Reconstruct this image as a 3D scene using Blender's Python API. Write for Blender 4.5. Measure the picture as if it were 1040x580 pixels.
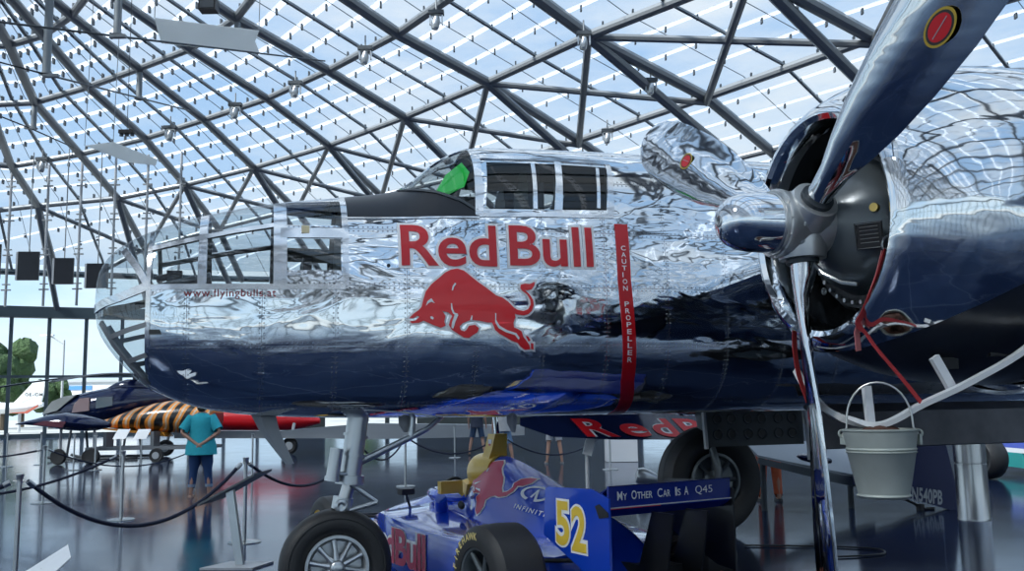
import bpy, bmesh, math, random
from mathutils import Vector, Matrix

for _o in list(bpy.data.objects):
    bpy.data.objects.remove(_o)
scene = bpy.context.scene
COL = scene.collection
PI = math.pi
random.seed(7)

# ------------------------------------------------------------------ camera
FPX, HOR, ROLL, EYE = 950.0, 122.0, math.radians(1.0), 1.45
_p = math.atan(HOR / FPX)
CF = Vector((0, math.cos(_p), math.sin(_p)))
_u0 = Vector((0, -math.sin(_p), math.cos(_p)))
_r0 = Vector((1, 0, 0))
CU = _u0 * math.cos(ROLL) + _r0 * math.sin(ROLL)
CR = _r0 * math.cos(ROLL) - _u0 * math.sin(ROLL)
cam_data = bpy.data.cameras.new('camera')
cam_data.sensor_width = 36.0
cam_data.lens = FPX / 1040.0 * 36.0
cam_data.clip_start = 0.05
cam_data.clip_end = 1000
cam = bpy.data.objects.new('camera', cam_data)
_m = Matrix((CR, CU, -CF)).transposed().to_4x4()
_m.translation = Vector((0, 0, EYE))
cam.matrix_world = _m
COL.objects.link(cam)
scene.camera = cam

# ------------------------------------------------------------------ light
scene.view_settings.view_transform = 'Standard'
scene.view_settings.look = 'None'
scene.view_settings.gamma = 1.0
scene.view_settings.use_curve_mapping = False
scene.view_settings.exposure = 0.0
scene.cycles.use_denoising = True
scene.cycles.max_bounces = 10
scene.cycles.transparent_max_bounces = 24
scene.cycles.caustics_reflective = False
scene.cycles.caustics_refractive = False
scene.cycles.sample_clamp_indirect = 6.0

world = bpy.data.worlds.new('hall_sky')
scene.world = world
world.use_nodes = True
_n = world.node_tree
_n.nodes.clear()
_out = _n.nodes.new('ShaderNodeOutputWorld')
_bg = _n.nodes.new('ShaderNodeBackground')
_tc = _n.nodes.new('ShaderNodeTexCoord')
_mp = _n.nodes.new('ShaderNodeMapping')
_mp.inputs['Scale'].default_value = (1.0, 1.0, 3.0)
_nz = _n.nodes.new('ShaderNodeTexNoise')
_nz.inputs['Scale'].default_value = 2.2
_nz.inputs['Detail'].default_value = 7
_nz.inputs['Roughness'].default_value = 0.6
_cr = _n.nodes.new('ShaderNodeValToRGB')
_cr.color_ramp.elements[0].position = 0.42
_cr.color_ramp.elements[0].color = (0.36, 0.60, 0.92, 1)
_cr.color_ramp.elements[1].position = 0.62
_cr.color_ramp.elements[1].color = (0.90, 0.94, 0.98, 1)
# the sky is paler near the horizon
_sx = _n.nodes.new('ShaderNodeSeparateXYZ')
_mr = _n.nodes.new('ShaderNodeMapRange')
_mr.inputs['From Min'].default_value = 0.0
_mr.inputs['From Max'].default_value = 0.35
_mr.inputs['To Min'].default_value = 0.75
_mr.inputs['To Max'].default_value = 0.0
_mx = _n.nodes.new('ShaderNodeMix')
_mx.data_type = 'RGBA'
_mx.inputs[7].default_value = (0.78, 0.92, 1.0, 1)
L = _n.links.new
L(_tc.outputs['Generated'], _mp.inputs['Vector'])
L(_mp.outputs[0], _nz.inputs['Vector'])
L(_nz.outputs[0], _cr.inputs[0])
L(_tc.outputs['Generated'], _sx.inputs[0])
L(_sx.outputs[2], _mr.inputs['Value'])
L(_mr.outputs[0], _mx.inputs[0])
L(_cr.outputs[0], _mx.inputs[6])
L(_mx.outputs[2], _bg.inputs['Color'])
_bg.inputs['Strength'].default_value = 1.25
L(_bg.outputs[0], _out.inputs[0])

_sd = bpy.data.lights.new('sun', 'SUN')
_sd.energy = 9.0
_sd.angle = math.radians(12)
_sd.color = (1.0, 0.96, 0.9)
sun = bpy.data.objects.new('sun', _sd)
sun.rotation_euler = (math.radians(48), 0, math.radians(-50))
COL.objects.link(sun)

# ------------------------------------------------------------------ helpers
def at(px, py, Y):
    """the point at distance Y in front of the viewer, seen at px, py"""
    r = CF * FPX + CR * (px - 520) + CU * (290 - py)
    return Vector((0, 0, EYE)) + r * (Y / r.y)

def pchip(T, s):
    T = sorted(T)
    n = len(T)
    if s <= T[0][0]: return T[0][1]
    if s >= T[-1][0]: return T[-1][1]
    for i in range(n - 1):
        if T[i][0] <= s <= T[i + 1][0]: break
    x0, y0 = T[i]; x1, y1 = T[i + 1]; h = x1 - x0; t = (s - x0) / h
    d = (y1 - y0) / h
    dl = (y0 - T[i - 1][1]) / (x0 - T[i - 1][0]) if i > 0 else d
    dr = (T[i + 2][1] - y1) / (T[i + 2][0] - x1) if i + 2 < n else d
    m = lambda a, b: 0 if a * b <= 0 else 2 * a * b / (a + b)
    m0 = m(dl, d) if i > 0 else d
    m1 = m(d, dr) if i + 2 < n else d
    return (2*t**3-3*t*t+1)*y0 + (t**3-2*t*t+t)*h*m0 + (-2*t**3+3*t*t)*y1 + (t**3-t*t)*h*m1

class MB:
    def __init__(self):
        self.v = []; self.f = []
    def add(self, vs, fs):
        k = len(self.v)
        self.v += [Vector(q) for q in vs]
        self.f += [tuple(i + k for i in q) for q in fs]
        return self
    def box(self, c, s, rot=None):
        c = Vector(c); hx, hy, hz = s[0]/2, s[1]/2, s[2]/2
        vs = [Vector((x, y, z)) for x in (-hx, hx) for y in (-hy, hy) for z in (-hz, hz)]
        if rot is not None: vs = [rot @ q for q in vs]
        return self.add([q + c for q in vs], [(0,1,3,2),(4,6,7,5),(0,4,5,1),(2,3,7,6),(0,2,6,4),(1,5,7,3)])
    def tube(self, pts, r, n=10, cap=True, flat=1.0):
        pts = [Vector(q) for q in pts]
        rs = r if isinstance(r, (list, tuple)) else [r] * len(pts)
        N = None; rings = []
        for i, q in enumerate(pts):
            a = pts[max(i-1, 0)]; b = pts[min(i+1, len(pts)-1)]
            T = (b - a).normalized()
            if N is None:
                N = T.orthogonal().normalized() if abs(T.z) > .95 else T.cross(Vector((0,0,1))).normalized()
            N = (N - T * N.dot(T)).normalized()
            B = T.cross(N)
            rings.append([q + (N * math.cos(2*PI*k/n) + B * math.sin(2*PI*k/n) * flat) * rs[i] for k in range(n)])
        return self.loft(rings, cap)
    def loft(self, rings, cap=True, closed=True):
        n = len(rings[0]); k = len(self.v); fs = []
        for i in range(len(rings)-1):
            for j in range(n if closed else n-1):
                a = i*n+j; b = i*n+(j+1) % n
                fs.append((a, b, b+n, a+n))
        if cap:
            fs.append(tuple(range(n-1, -1, -1)))
            fs.append(tuple((len(rings)-1)*n + j for j in range(n)))
        return self.add([q for r in rings for q in r], fs)
    def lathe(self, prof, o=(0,0,0), axis=(0,0,1), n=32, cap=True):
        A = Vector(axis).normalized(); N = A.orthogonal().normalized(); B = A.cross(N); o = Vector(o)
        return self.loft([[o + A*a + (N*math.cos(2*PI*k/n) + B*math.sin(2*PI*k/n))*r for k in range(n)] for a, r in prof], cap)
    def prism(self, pts, d):
        pts = [Vector(q) for q in pts]; d = Vector(d); n = len(pts)
        return self.add(pts + [q + d for q in pts], [tuple(range(n-1, -1, -1)), tuple(range(n, 2*n))] + [(i, (i+1) % n, (i+1) % n + n, i+n) for i in range(n)])
    def ball(self, c, r, n=12, m=8):
        c = Vector(c); rr = (r, r, r) if not isinstance(r, (tuple, list)) else r
        rings = []
        for i in range(m+1):
            t = PI * (i + .02) / (m + .04) - PI/2
            rings.append([c + Vector((rr[0]*math.cos(t)*math.cos(2*PI*k/n), rr[1]*math.cos(t)*math.sin(2*PI*k/n), rr[2]*math.sin(t))) for k in range(n)])
        return self.loft(rings)
    def torus(self, c, R, r, axis=(0,0,1), n=32, m=8, a0=0, a1=2*PI, flat=1.0):
        A = Vector(axis).normalized(); N = A.orthogonal().normalized(); B = A.cross(N); c = Vector(c)
        full = abs(a1 - a0 - 2*PI) < 1e-4
        rings = []
        for i in range(n + 1):
            t = a0 + (a1-a0)*i/n; d = N*math.cos(t) + B*math.sin(t)
            rings.append([c + d*(R + r*math.cos(2*PI*k/m)) + A*(r*flat*math.sin(2*PI*k/m)) for k in range(m)])
        return self.loft(rings, cap=not full)
    def build(self, name, mat, parent=None, sharp=35, smooth=True):
        me = bpy.data.meshes.new(name)
        me.from_pydata([tuple(q) for q in self.v], [], self.f)
        bm = bmesh.new(); bm.from_mesh(me)
        bmesh.ops.remove_doubles(bm, verts=bm.verts, dist=1e-5)
        bmesh.ops.recalc_face_normals(bm, faces=bm.faces)
        lim = math.radians(sharp)
        for f in bm.faces: f.smooth = smooth
        for e in bm.edges:
            if len(e.link_faces) == 2 and e.calc_face_angle(0) > lim: e.smooth = False
        bm.to_mesh(me); bm.free()
        me.materials.append(mat)
        o = bpy.data.objects.new(name, me)
        COL.objects.link(o)
        if parent: o.parent = parent
        return o

def tag(o, label=None, cat=None, group=None, kind=None):
    if label: o['label'] = label
    if cat: o['category'] = cat
    if group: o['group'] = group
    if kind: o['kind'] = kind
    return o
def thing(name, label, cat, loc=(0,0,0), rz=0, group=None):
    o = bpy.data.objects.new(name, None); COL.objects.link(o)
    o.empty_display_size = .2
    o.location = loc; o.rotation_euler = (0, 0, rz)
    return tag(o, label, cat, group)
def copy_tree(o, parent=None):
    c = o.copy(); COL.objects.link(c); c.parent = parent
    for ch in list(o.children): copy_tree(ch, c)
    return c

MATS = {}
def mat(name, color, rough=.5, metal=0.0, **kw):
    if name in MATS: return MATS[name]
    m = bpy.data.materials.new(name); m.use_nodes = True
    b = m.node_tree.nodes['Principled BSDF']
    b.inputs['Base Color'].default_value = (*color, 1)
    b.inputs['Roughness'].default_value = rough
    b.inputs['Metallic'].default_value = metal
    if 'coat' in kw:
        b.inputs['Coat Weight'].default_value = kw['coat']; b.inputs['Coat Roughness'].default_value = .05
    if 'emit' in kw:
        b.inputs['Emission Color'].default_value = (*kw['emit'], 1); b.inputs['Emission Strength'].default_value = kw.get('es', 1)
    if 'spec' in kw: b.inputs['Specular IOR Level'].default_value = kw['spec']
    if kw.get('noise'):                       # slight mottling of the colour and a fine bump
        nt = m.node_tree; l = nt.links.new
        tc = nt.nodes.new('ShaderNodeTexCoord'); nz = nt.nodes.new('ShaderNodeTexNoise')
        nz.inputs['Scale'].default_value = kw['noise']; nz.inputs['Detail'].default_value = 5
        mx = nt.nodes.new('ShaderNodeMix'); mx.data_type = 'RGBA'
        a = kw.get('amt', .25)
        mx.inputs[6].default_value = (*[c*(1-a) for c in color], 1)
        mx.inputs[7].default_value = (*[min(1, c*(1+a)) for c in color], 1)
        l(tc.outputs['Object'], nz.inputs['Vector']); l(nz.outputs[0], mx.inputs[0]); l(mx.outputs[2], b.inputs['Base Color'])
        if kw.get('bump'):
            bp = nt.nodes.new('ShaderNodeBump'); bp.inputs['Strength'].default_value = kw['bump']; bp.inputs['Distance'].default_value = kw.get('bd', .01)
            l(nz.outputs[0], bp.inputs['Height']); l(bp.outputs[0], b.inputs['Normal'])
    MATS[name] = m
    return m

def glass(name, tint, fac_refl=.12, milk=0.0, milk_col=(.9,.95,1)):
    """thin pane: mostly see-through, a little mirror, optionally a milky share"""
    if name in MATS: return MATS[name]
    m = bpy.data.materials.new(name); m.use_nodes = True
    nt = m.node_tree; nt.nodes.clear(); l = nt.links.new
    o = nt.nodes.new('ShaderNodeOutputMaterial'); t = nt.nodes.new('ShaderNodeBsdfTransparent')
    t.inputs[0].default_value = (*tint, 1)
    g = nt.nodes.new('ShaderNodeBsdfGlossy'); g.inputs['Roughness'].default_value = .02
    lw = nt.nodes.new('ShaderNodeLayerWeight'); lw.inputs[0].default_value = .5
    fr = nt.nodes.new('ShaderNodeMath'); fr.operation = 'POWER'; fr.inputs[1].default_value = 5.0
    l(lw.outputs['Facing'], fr.inputs[0])
    mu = nt.nodes.new('ShaderNodeMath'); mu.operation = 'MULTIPLY_ADD'
    mu.inputs[1].default_value = .5; mu.inputs[2].default_value = fac_refl
    mu.use_clamp = True
    l(fr.outputs[0], mu.inputs[0])
    mx = nt.nodes.new('ShaderNodeMixShader')
    l(mu.outputs[0], mx.inputs[0]); l(t.outputs[0], mx.inputs[1]); l(g.outputs[0], mx.inputs[2])
    last = mx
    if milk > 0:
        tr = nt.nodes.new('ShaderNodeBsdfTranslucent'); tr.inputs[0].default_value = (*milk_col, 1)
        m2 = nt.nodes.new('ShaderNodeMixShader'); m2.inputs[0].default_value = milk
        l(mx.outputs[0], m2.inputs[1]); l(tr.outputs[0], m2.inputs[2]); last = m2
    l(last.outputs[0], o.inputs[0])
    MATS[name] = m
    return m

def chrome(name, base=(.74,.76,.775), rough=.05, wave=.5, rivets=True, scale=1.0):
    """polished aluminium sheet: oil-canned panels, seams and rows of rivets"""
    m = bpy.data.materials.new(name); m.use_nodes = True
    nt = m.node_tree; l = nt.links.new; N = nt.nodes.new
    b = nt.nodes['Principled BSDF']
    b.inputs['Base Color'].default_value = (*base, 1); b.inputs['Metallic'].default_value = 1; b.inputs['Roughness'].default_value = rough
    tc = N('ShaderNodeTexCoord')
    def math_(op, a, b_=None, c=None):
        q = N('ShaderNodeMath'); q.operation = op
        for i, w in enumerate((a, b_, c)):
            if w is None: continue
            if isinstance(w, (int, float)): q.inputs[i].default_value = w
            else: l(w, q.inputs[i])
        return q.outputs[0]
    mp = N('ShaderNodeMapping'); mp.inputs['Scale'].default_value = (.8*scale, .8*scale, 1.9*scale); l(tc.outputs['Object'], mp.inputs['Vector'])
    nz = N('ShaderNodeTexNoise'); nz.inputs['Scale'].default_value = 2.4; nz.inputs['Detail'].default_value = 2.5; nz.inputs['Distortion'].default_value = .5
    l(mp.outputs[0], nz.inputs['Vector'])
    b1 = N('ShaderNodeBump'); b1.inputs['Strength'].default_value = wave; b1.inputs['Distance'].default_value = .03
    l(nz.outputs[0], b1.inputs['Height'])
    last = b1
    sx = N('ShaderNodeSeparateXYZ'); l(tc.outputs['Object'], sx.inputs[0])
    if rivets:
        X, Z = sx.outputs[0], sx.outputs[2]
        def row(u, w, per, off):             # rivets along w, in rows every per along u
            fu = math_('ABSOLUTE', math_('SUBTRACT', math_('FRACT', math_('DIVIDE', math_('ADD', u, off), per)), .5))
            du = math_('MULTIPLY', fu, per)                         # metres from the row
            fw = math_('ABSOLUTE', math_('SUBTRACT', math_('FRACT', math_('DIVIDE', w, .032)), .5))
            dw = math_('MULTIPLY', fw, .032)
            seam = math_('LESS_THAN', du, .0022)
            du2 = math_('ABSOLUTE', math_('SUBTRACT', du, .014))
            d = math_('SQRT', math_('ADD', math_('MULTIPLY', du2, du2), math_('MULTIPLY', dw, dw)))
            return math_('SUBTRACT', math_('LESS_THAN', d, .0058), math_('MULTIPLY', seam, 1.5))
        rv = math_('ADD', row(X, Z, .46, .11), row(Z, X, .39, .29))
        b2 = N('ShaderNodeBump'); b2.inputs['Strength'].default_value = .9; b2.inputs['Distance'].default_value = .006
        l(rv, b2.inputs['Height']); l(b1.outputs[0], b2.inputs['Normal']); last = b2
        seamc = math_('MULTIPLY', math_('GREATER_THAN', math_('ABSOLUTE', rv), .5), .75)
        mx = N('ShaderNodeMix'); mx.data_type = 'RGBA'; mx.inputs[6].default_value = (*base, 1); mx.inputs[7].default_value = (.25, .26, .28, 1)
        l(seamc, mx.inputs[0]); l(mx.outputs[2], b.inputs['Base Color'])
    l(last.outputs[0], b.inputs['Normal'])
    MATS[name] = m
    return m

# flat outlines (writing, emblems) laid on a surface
def text2d(body, off=0.0, spacing=1.0):
    cu = bpy.data.curves.new('t', 'FONT'); cu.body = body; cu.size = 1; cu.offset = off; cu.space_character = spacing
    cu.resolution_u = 5; cu.fill_mode = 'BOTH'
    o = bpy.data.objects.new('t', cu); COL.objects.link(o)
    dg = bpy.context.evaluated_depsgraph_get(); dg.update()
    me = bpy.data.meshes.new_from_object(o.evaluated_get(dg))
    vs = [(q.co.x, q.co.y) for q in me.vertices]; fs = [tuple(p.vertices) for p in me.polygons]
    bpy.data.objects.remove(o); bpy.data.meshes.remove(me)
    return vs, fs
def poly2d(loops, off=0.0):
    cu = bpy.data.curves.new('t', 'CURVE'); cu.dimensions = '2D'; cu.fill_mode = 'BOTH'; cu.offset = off
    for lp in loops:
        s = cu.splines.new('POLY'); s.points.add(len(lp)-1); s.use_cyclic_u = True
        for i, q in enumerate(lp): s.points[i].co = (q[0], q[1], 0, 1)
    o = bpy.data.objects.new('t', cu); COL.objects.link(o)
    dg = bpy.context.evaluated_depsgraph_get(); dg.update()
    me = bpy.data.meshes.new_from_object(o.evaluated_get(dg))
    vs = [(q.co.x, q.co.y) for q in me.vertices]; fs = [tuple(p.vertices) for p in me.polygons]
    bpy.data.objects.remove(o); bpy.data.meshes.remove(me)
    return vs, fs
def bbox(vs):
    return min(q[0] for q in vs), max(q[0] for q in vs), min(q[1] for q in vs), max(q[1] for q in vs)
def decal(name, vf, fn, material, parent, step=None):
    """vf = flat mesh (vs, fs); fn maps (u, v) to a point; step = (du, dv) cuts it so that it can bend"""
    vs, fs = vf
    bm = bmesh.new()
    bv = [bm.verts.new((q[0], q[1], 0)) for q in vs]
    for f in fs:
        try: bm.faces.new([bv[i] for i in f])
        except ValueError: pass
    bmesh.ops.remove_doubles(bm, verts=bm.verts, dist=1e-6)
    if step:
        x0, x1, y0, y1 = bbox(vs)
        for ax, lo, hi, st in ((0, x0, x1, step[0]), (1, y0, y1, step[1])):
            if not st: continue
            k = math.ceil(lo/st)
            while k*st < hi:
                co = (k*st, 0, 0) if ax == 0 else (0, k*st, 0)
                no = (1, 0, 0) if ax == 0 else (0, 1, 0)
                bmesh.ops.bisect_plane(bm, geom=bm.verts[:] + bm.edges[:] + bm.faces[:], plane_co=co, plane_no=no, dist=1e-7)
                k += 1
    for q in bm.verts: q.co = Vector(fn(q.co.x, q.co.y))
    me = bpy.data.meshes.new(name); bm.to_mesh(me); bm.free()
    me.materials.append(material)
    for p in me.polygons: p.use_smooth = True
    o = bpy.data.objects.new(name, me); COL.objects.link(o)
    if parent: o.parent = parent
    return o

class Shape:
    """a body given by its top, bottom, half width and widest height along x"""
    def __init__(s, top, bot, hw, zm, n=2.5):
        s.t, s.b, s.w, s.z, s.n = top, bot, hw, zm, n
    def sec(s, x):
        return pchip(s.t, x), pchip(s.b, x), pchip(s.w, x), pchip(s.z, x)
    def th(s, x, th, grow=0.0):
        t, b, w, z = s.sec(x); c, q = math.cos(th), math.sin(th); e = 2/s.n
        H = (t - z) if q > 0 else (z - b)
        return Vector((x, math.copysign(abs(c)**e, c)*(w+grow), z + math.copysign(abs(q)**e, q)*(H+grow)))
    def sh(s, x, h, side=1, off=0.0):
        def pt(x, h):
            t, b, w, z = s.sec(x); H = (t - z) if h > z else (z - b)
            q = min(.9999, abs(h-z)/H)
            return Vector((x, side*w*(1-q**s.n)**(1/s.n), h))
        P = pt(x, h)
        if off:
            a = pt(x+.01, h) - P; hh = .004 if h < s.sec(x)[3] else -.004
            c = pt(x, h+hh) - P
            N = a.cross(c).normalized()
            if N.y*side < 0: N = -N
            P = P + N*off
        return P
    def mesh(s, xs, m=48, cap=True):
        # extra rings of points where the side curves quickly
        return MB().loft([[s.th(x, 2*PI*k/m + 1e-4) for k in range(m)] for x in xs], cap)
    def strip(s, path, width, name, material, parent, lift=.006, both=True, n=10):
        """a raised band along path = [(x, h), ...] on the port side, and mirrored"""
        P = []
        for (a, b) in zip(path[:-1], path[1:]):
            for k in range(n): P.append((a[0]+(b[0]-a[0])*k/n, a[1]+(b[1]-a[1])*k/n))
        P.append(path[-1])
        mb = MB()
        for side in ((1, -1) if both else (1,)):
            mb = MB(); C = [s.sh(x, h, side) for x, h in P]; rings = []
            for i, (x, h) in enumerate(P):
                T = (C[min(i+1, len(C)-1)] - C[max(i-1, 0)]).normalized()
                N = (s.sh(x, h, side, .05) - C[i]).normalized(); W = T.cross(N).normalized()*width/2
                rings.append([C[i]-W-N*.01, C[i]-W+N*lift, C[i]+W+N*lift, C[i]+W-N*.01])
            mb.loft(rings); r_ = mb.build(name, material, parent)
        return r_

def cut_region(bm, poly, both=True, n_lo=None):
    """cut the (x, z) polygon through a bmesh and return the faces inside it"""
    n = len(poly)
    area = sum(poly[i][0]*poly[(i+1) % n][1] - poly[(i+1) % n][0]*poly[i][1] for i in range(n))
    if area < 0: poly = poly[::-1]
    x0, x1, z0, z1 = min(q[0] for q in poly), max(q[0] for q in poly), min(q[1] for q in poly), max(q[1] for q in poly)
    def near():
        fs = [f for f in bm.faces if min(v.co.x for v in f.verts) < x1+.001 and max(v.co.x for v in f.verts) > x0-.001 and min(v.co.z for v in f.verts) < z1+.001 and max(v.co.z for v in f.verts) > z0-.001]
        return fs + list({e for f in fs for e in f.edges}) + list({v for f in fs for v in f.verts})
    for i in range(n):
        a, b = poly[i], poly[(i+1) % n]
        no = Vector((b[1]-a[1], 0, -(b[0]-a[0]))).normalized()
        bmesh.ops.bisect_plane(bm, geom=near(), plane_co=(a[0], 0, a[1]), plane_no=no, dist=1e-6)
    res = []
    for f in bm.faces:
        c = f.calc_center_median()
        if all((poly[(i+1) % n][0]-poly[i][0])*(c.z-poly[i][1]) - (poly[(i+1) % n][1]-poly[i][1])*(c.x-poly[i][0]) > -1e-7 for i in range(n)): res.append(f)
    return res
def split_off(bm, faces, name, material, parent):
    """take these faces out of bm and make them an object of their own"""
    sides = [[f for f in faces if f.calc_center_median().y > 0], [f for f in faces if f.calc_center_median().y <= 0]]
    if not name.startswith(('nose', 'antiglare')) and all(sides):
        split_off(bm, sides[0], name, material, parent); return split_off(bm, sides[1], name, material, parent)
    idx = {}; vs = []; fs = []
    for f in faces:
        t = []
        for v in f.verts:
            if v not in idx: idx[v] = len(vs); vs.append(v.co.copy())
            t.append(idx[v])
        fs.append(t)
    bmesh.ops.delete(bm, geom=faces, context='FACES')
    m = MB(); m.add(vs, fs)
    return m.build(name, material, parent)

# ------------------------------------------------------------------ materials
M_tube = mat('steel_tube', (.27, .285, .295), .4, .3)
M_tube2 = mat('steel_bar', (.26, .29, .31), .5, .2)
M_frit = glass('white_glazing_bar', (.9, .95, 1), .0, .85, (.97, .98, 1))
M_clamp = mat('dark_clamp', (.06, .07, .08), .5, .3)
M_roofglass = glass('roof_glass', (.60, .655, .71), .0, .06, (.85, .95, 1))
M_wallglass = glass('facade_glass', (.88, .95, .99), .0)
M_white = mat('white_paint', (.78, .79, .8), .35)
M_black = mat('black_matt', (.012, .012, .014), .5)
M_rubber = mat('rubber', (.022, .022, .023), .55, noise=30, amt=.2)
M_steel = mat('brushed_steel', (.55, .55, .54), .28, 1)
M_navy = mat('navy_paint', (.006, .012, .05), .12, coat=.6)
M_red = mat('signal_red', (.72, .012, .02), .3, coat=.3)
M_whited = mat('white_decal', (.93, .93, .93), .4)
M_grey = mat('light_grey_paint', (.42, .44, .46), .4)

# ------------------------------------------------------------------ the hall
CX, CY, RX, RY = 0.0, 10.0, 62.0, 55.0
BASE, RISE = 10.3, 8.5
def dome_h(x, y, lim=.9999):
    r = ((x-CX)/RX)**2 + ((y-CY)/RY)**2
    return BASE + RISE*math.sqrt(max(0, 1-min(r, lim)))

# floor of dark polished tiles
def floor_material():
    m = bpy.data.materials.new('polished_navy_tiles'); m.use_nodes = True
    nt = m.node_tree; l = nt.links.new; N = nt.nodes.new; b = nt.nodes['Principled BSDF']
    tc = N('ShaderNodeTexCoord'); mp = N('ShaderNodeMapping'); mp.inputs['Rotation'].default_value = (0, 0, math.radians(24))
    br = N('ShaderNodeTexBrick'); br.offset = 0; br.inputs['Scale'].default_value = 1
    br.inputs['Brick Width'].default_value = 1.2; br.inputs['Row Height'].default_value = 1.2
    br.inputs['Mortar Size'].default_value = .006; br.inputs['Mortar Smooth'].default_value = .1
    br.inputs['Color1'].default_value = (.012, .022, .055, 1); br.inputs['Color2'].default_value = (.016, .028, .068, 1)
    br.inputs['Mortar'].default_value = (.08, .10, .16, 1)
    nz = N('ShaderNodeTexNoise'); nz.inputs['Scale'].default_value = 1.3; nz.inputs['Detail'].default_value = 3
    mr = N('ShaderNodeMapRange'); mr.inputs['To Min'].default_value = .07; mr.inputs['To Max'].default_value = .16
    bp = N('ShaderNodeBump'); bp.inputs['Strength'].default_value = .05; bp.inputs['Distance'].default_value = .02
    l(tc.outputs['Object'], mp.inputs[0]); l(mp.outputs[0], br.inputs[0]); l(br.outputs['Color'], b.inputs['Base Color'])
    l(tc.outputs['Object'], nz.inputs[0]); l(nz.outputs[0], mr.inputs['Value']); l(mr.outputs[0], b.inputs['Roughness'])
    l(nz.outputs[0], bp.inputs['Height']); l(bp.outputs[0], b.inputs['Normal'])
    b.inputs['IOR'].default_value = 1.26; b.inputs['Metallic'].default_value = .12
    b.inputs['Specular Tint'].default_value = (.50, .70, 1, 1)
    return m
fl = MB(); n = 96
fl.prism([(CX+(RX+.5)*math.cos(2*PI*k/n), CY+(RY+.5)*math.sin(2*PI*k/n), -.3) for k in range(n)], (0, 0, .3))
tag(fl.build('floor', floor_material(), smooth=False), kind='structure')
gr = MB(); gr.prism([(260*math.cos(2*PI*k/n), 260*math.sin(2*PI*k/n)+10, -.5) for k in range(n)], (0, 0, .42))
tag(gr.build('ground', mat('pale_apron', (.40, .40, .38), .8, noise=.3, amt=.15), smooth=False), kind='structure')

# nodes of the roof grid (plan positions of the visible part), a smooth rule carries on round the hall
NODES = {(0,2):(-26.9,49.2),(0,3):(-27.7,53.7),(1,1):(-22.5,42.9),(1,2):(-23,48.7),(1,3):(-23.2,54.1),(1,4):(-23.6,59.4),
 (2,1):(-19.5,41.8),(2,2):(-19.1,47.6),(2,3):(-19,53.4),(2,4):(-18.7,58.8),(3,1):(-16.6,40.4),(3,2):(-15.5,46),(3,3):(-14.6,52),(3,4):(-13.5,57.5),
 (4,1):(-13.8,38.9),(4,2):(-11.8,44.1),(4,3):(-9.9,49.8),(4,4):(-8,56.5),(5,1):(-11.1,36.5),(5,2):(-8.3,41.5),(5,3):(-5.4,46.8),(5,4):(-2.8,54.4),
 (6,2):(-4.7,38.3),(6,3):(-1,43.2),(6,4):(3.8,50),(7,3):(3.5,38.8),(7,4):(9.8,44.9),(8,4):(15.8,38.8)}
QX = (-22.528, 1.56, -2.213, .889, .052, .147); QY = (37.416, .574, 5.207, .023, -.394, .081)
def quad(c, a, b): return c[0]+c[1]*a+c[2]*b+c[3]*a*b+c[4]*a*a+c[5]*b*b
def node(a, b):
    if (a, b) in NODES: return NODES[(a, b)]
    ca, cb = min(max(a, 0), 8.0), min(max(b, 0), 4.0); e = 1e-3; r = []
    for c in (QX, QY):
        v = quad(c, ca, cb)
        v += (quad(c, ca+e, cb)-v)/e*(a-ca) + (quad(c, ca, cb+e)-v)/e*(b-cb)
        r.append(v)
    return tuple(r)
def node3(a, b):
    """between grid nodes: bilinear in plan, lifted to the dome"""
    ia, ib = math.floor(a+1e-9), math.floor(b+1e-9); u, v = a-ia, b-ib
    P = [node(ia, ib), node(ia+1, ib), node(ia, ib+1), node(ia+1, ib+1)]
    x = (P[0][0]*(1-u)+P[1][0]*u)*(1-v)+(P[2][0]*(1-u)+P[3][0]*u)*v
    y = (P[0][1]*(1-u)+P[1][1]*u)*(1-v)+(P[2][1]*(1-u)+P[3][1]*u)*v
    return Vector((x, y, dome_h(x, y)))
def inside(P, k=.985): return ((P[0]-CX)/RX)**2 + ((P[1]-CY)/RY)**2 < k
RA, RB = range(-14, 22), range(-16, 8)
main, cross = MB(), MB()
def clip(P, Q):
    """the segment P-Q kept inside the rim; the end slides to the rim"""
    a, b = inside(P, 1), inside(Q, 1)
    if not a and not b: return None
    if a and b: return P, Q
    if b: P, Q = Q, P
    lo, hi = 0.0, 1.0
    for _ in range(18):
        m = (lo+hi)/2; R_ = P.lerp(Q, m)
        if inside(R_, 1): lo = m
        else: hi = m
    R_ = P.lerp(Q, lo); R_.z = dome_h(R_.x, R_.y)
    return P, R_
for a in RA:
    for b in RB:
        P = node3(a, b)
        s = clip(P, node3(a, b+1))
        if s: main.tube([s[0]-Vector((0,0,.25)), s[1]-Vector((0,0,.25))], .205*(1+max(0, min(a, 9)-4)*.13), 10)
        s = clip(P, node3(a+1, b))
        if s: cross.tube([s[0]-Vector((0,0,.25)), s[1]-Vector((0,0,.25))], .16*(1+max(0, min(a, 9)-4)*.12), 10)
tag(main.build('trim_1', M_tube), kind='structure'); tag(cross.build('trim_2', M_tube), kind='structure')
# second chord and bracing towards the edge of the hall
br = MB()
for a in range(-6, 14):
    top = node3(a, 3); 
    if not inside(top): continue
    for b, dz in ((5, 2.6),):
        s = clip(top, node3(a, b))
        if s:
            e = s[1]-Vector((0, 0, dz)); br.tube([s[0]-Vector((0,0,.3)), e], .18*(1+max(0, a-4)*.13), 10)
    for da in (1, -1):
        q = node3(a+da, 4)
        if inside(q): br.tube([top-Vector((0,0,.3)), q-Vector((0,0,.55))], .13*(1+max(0, a-4)*.12), 8)
tag(br.build('trim_3', M_tube), kind='structure')
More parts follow.
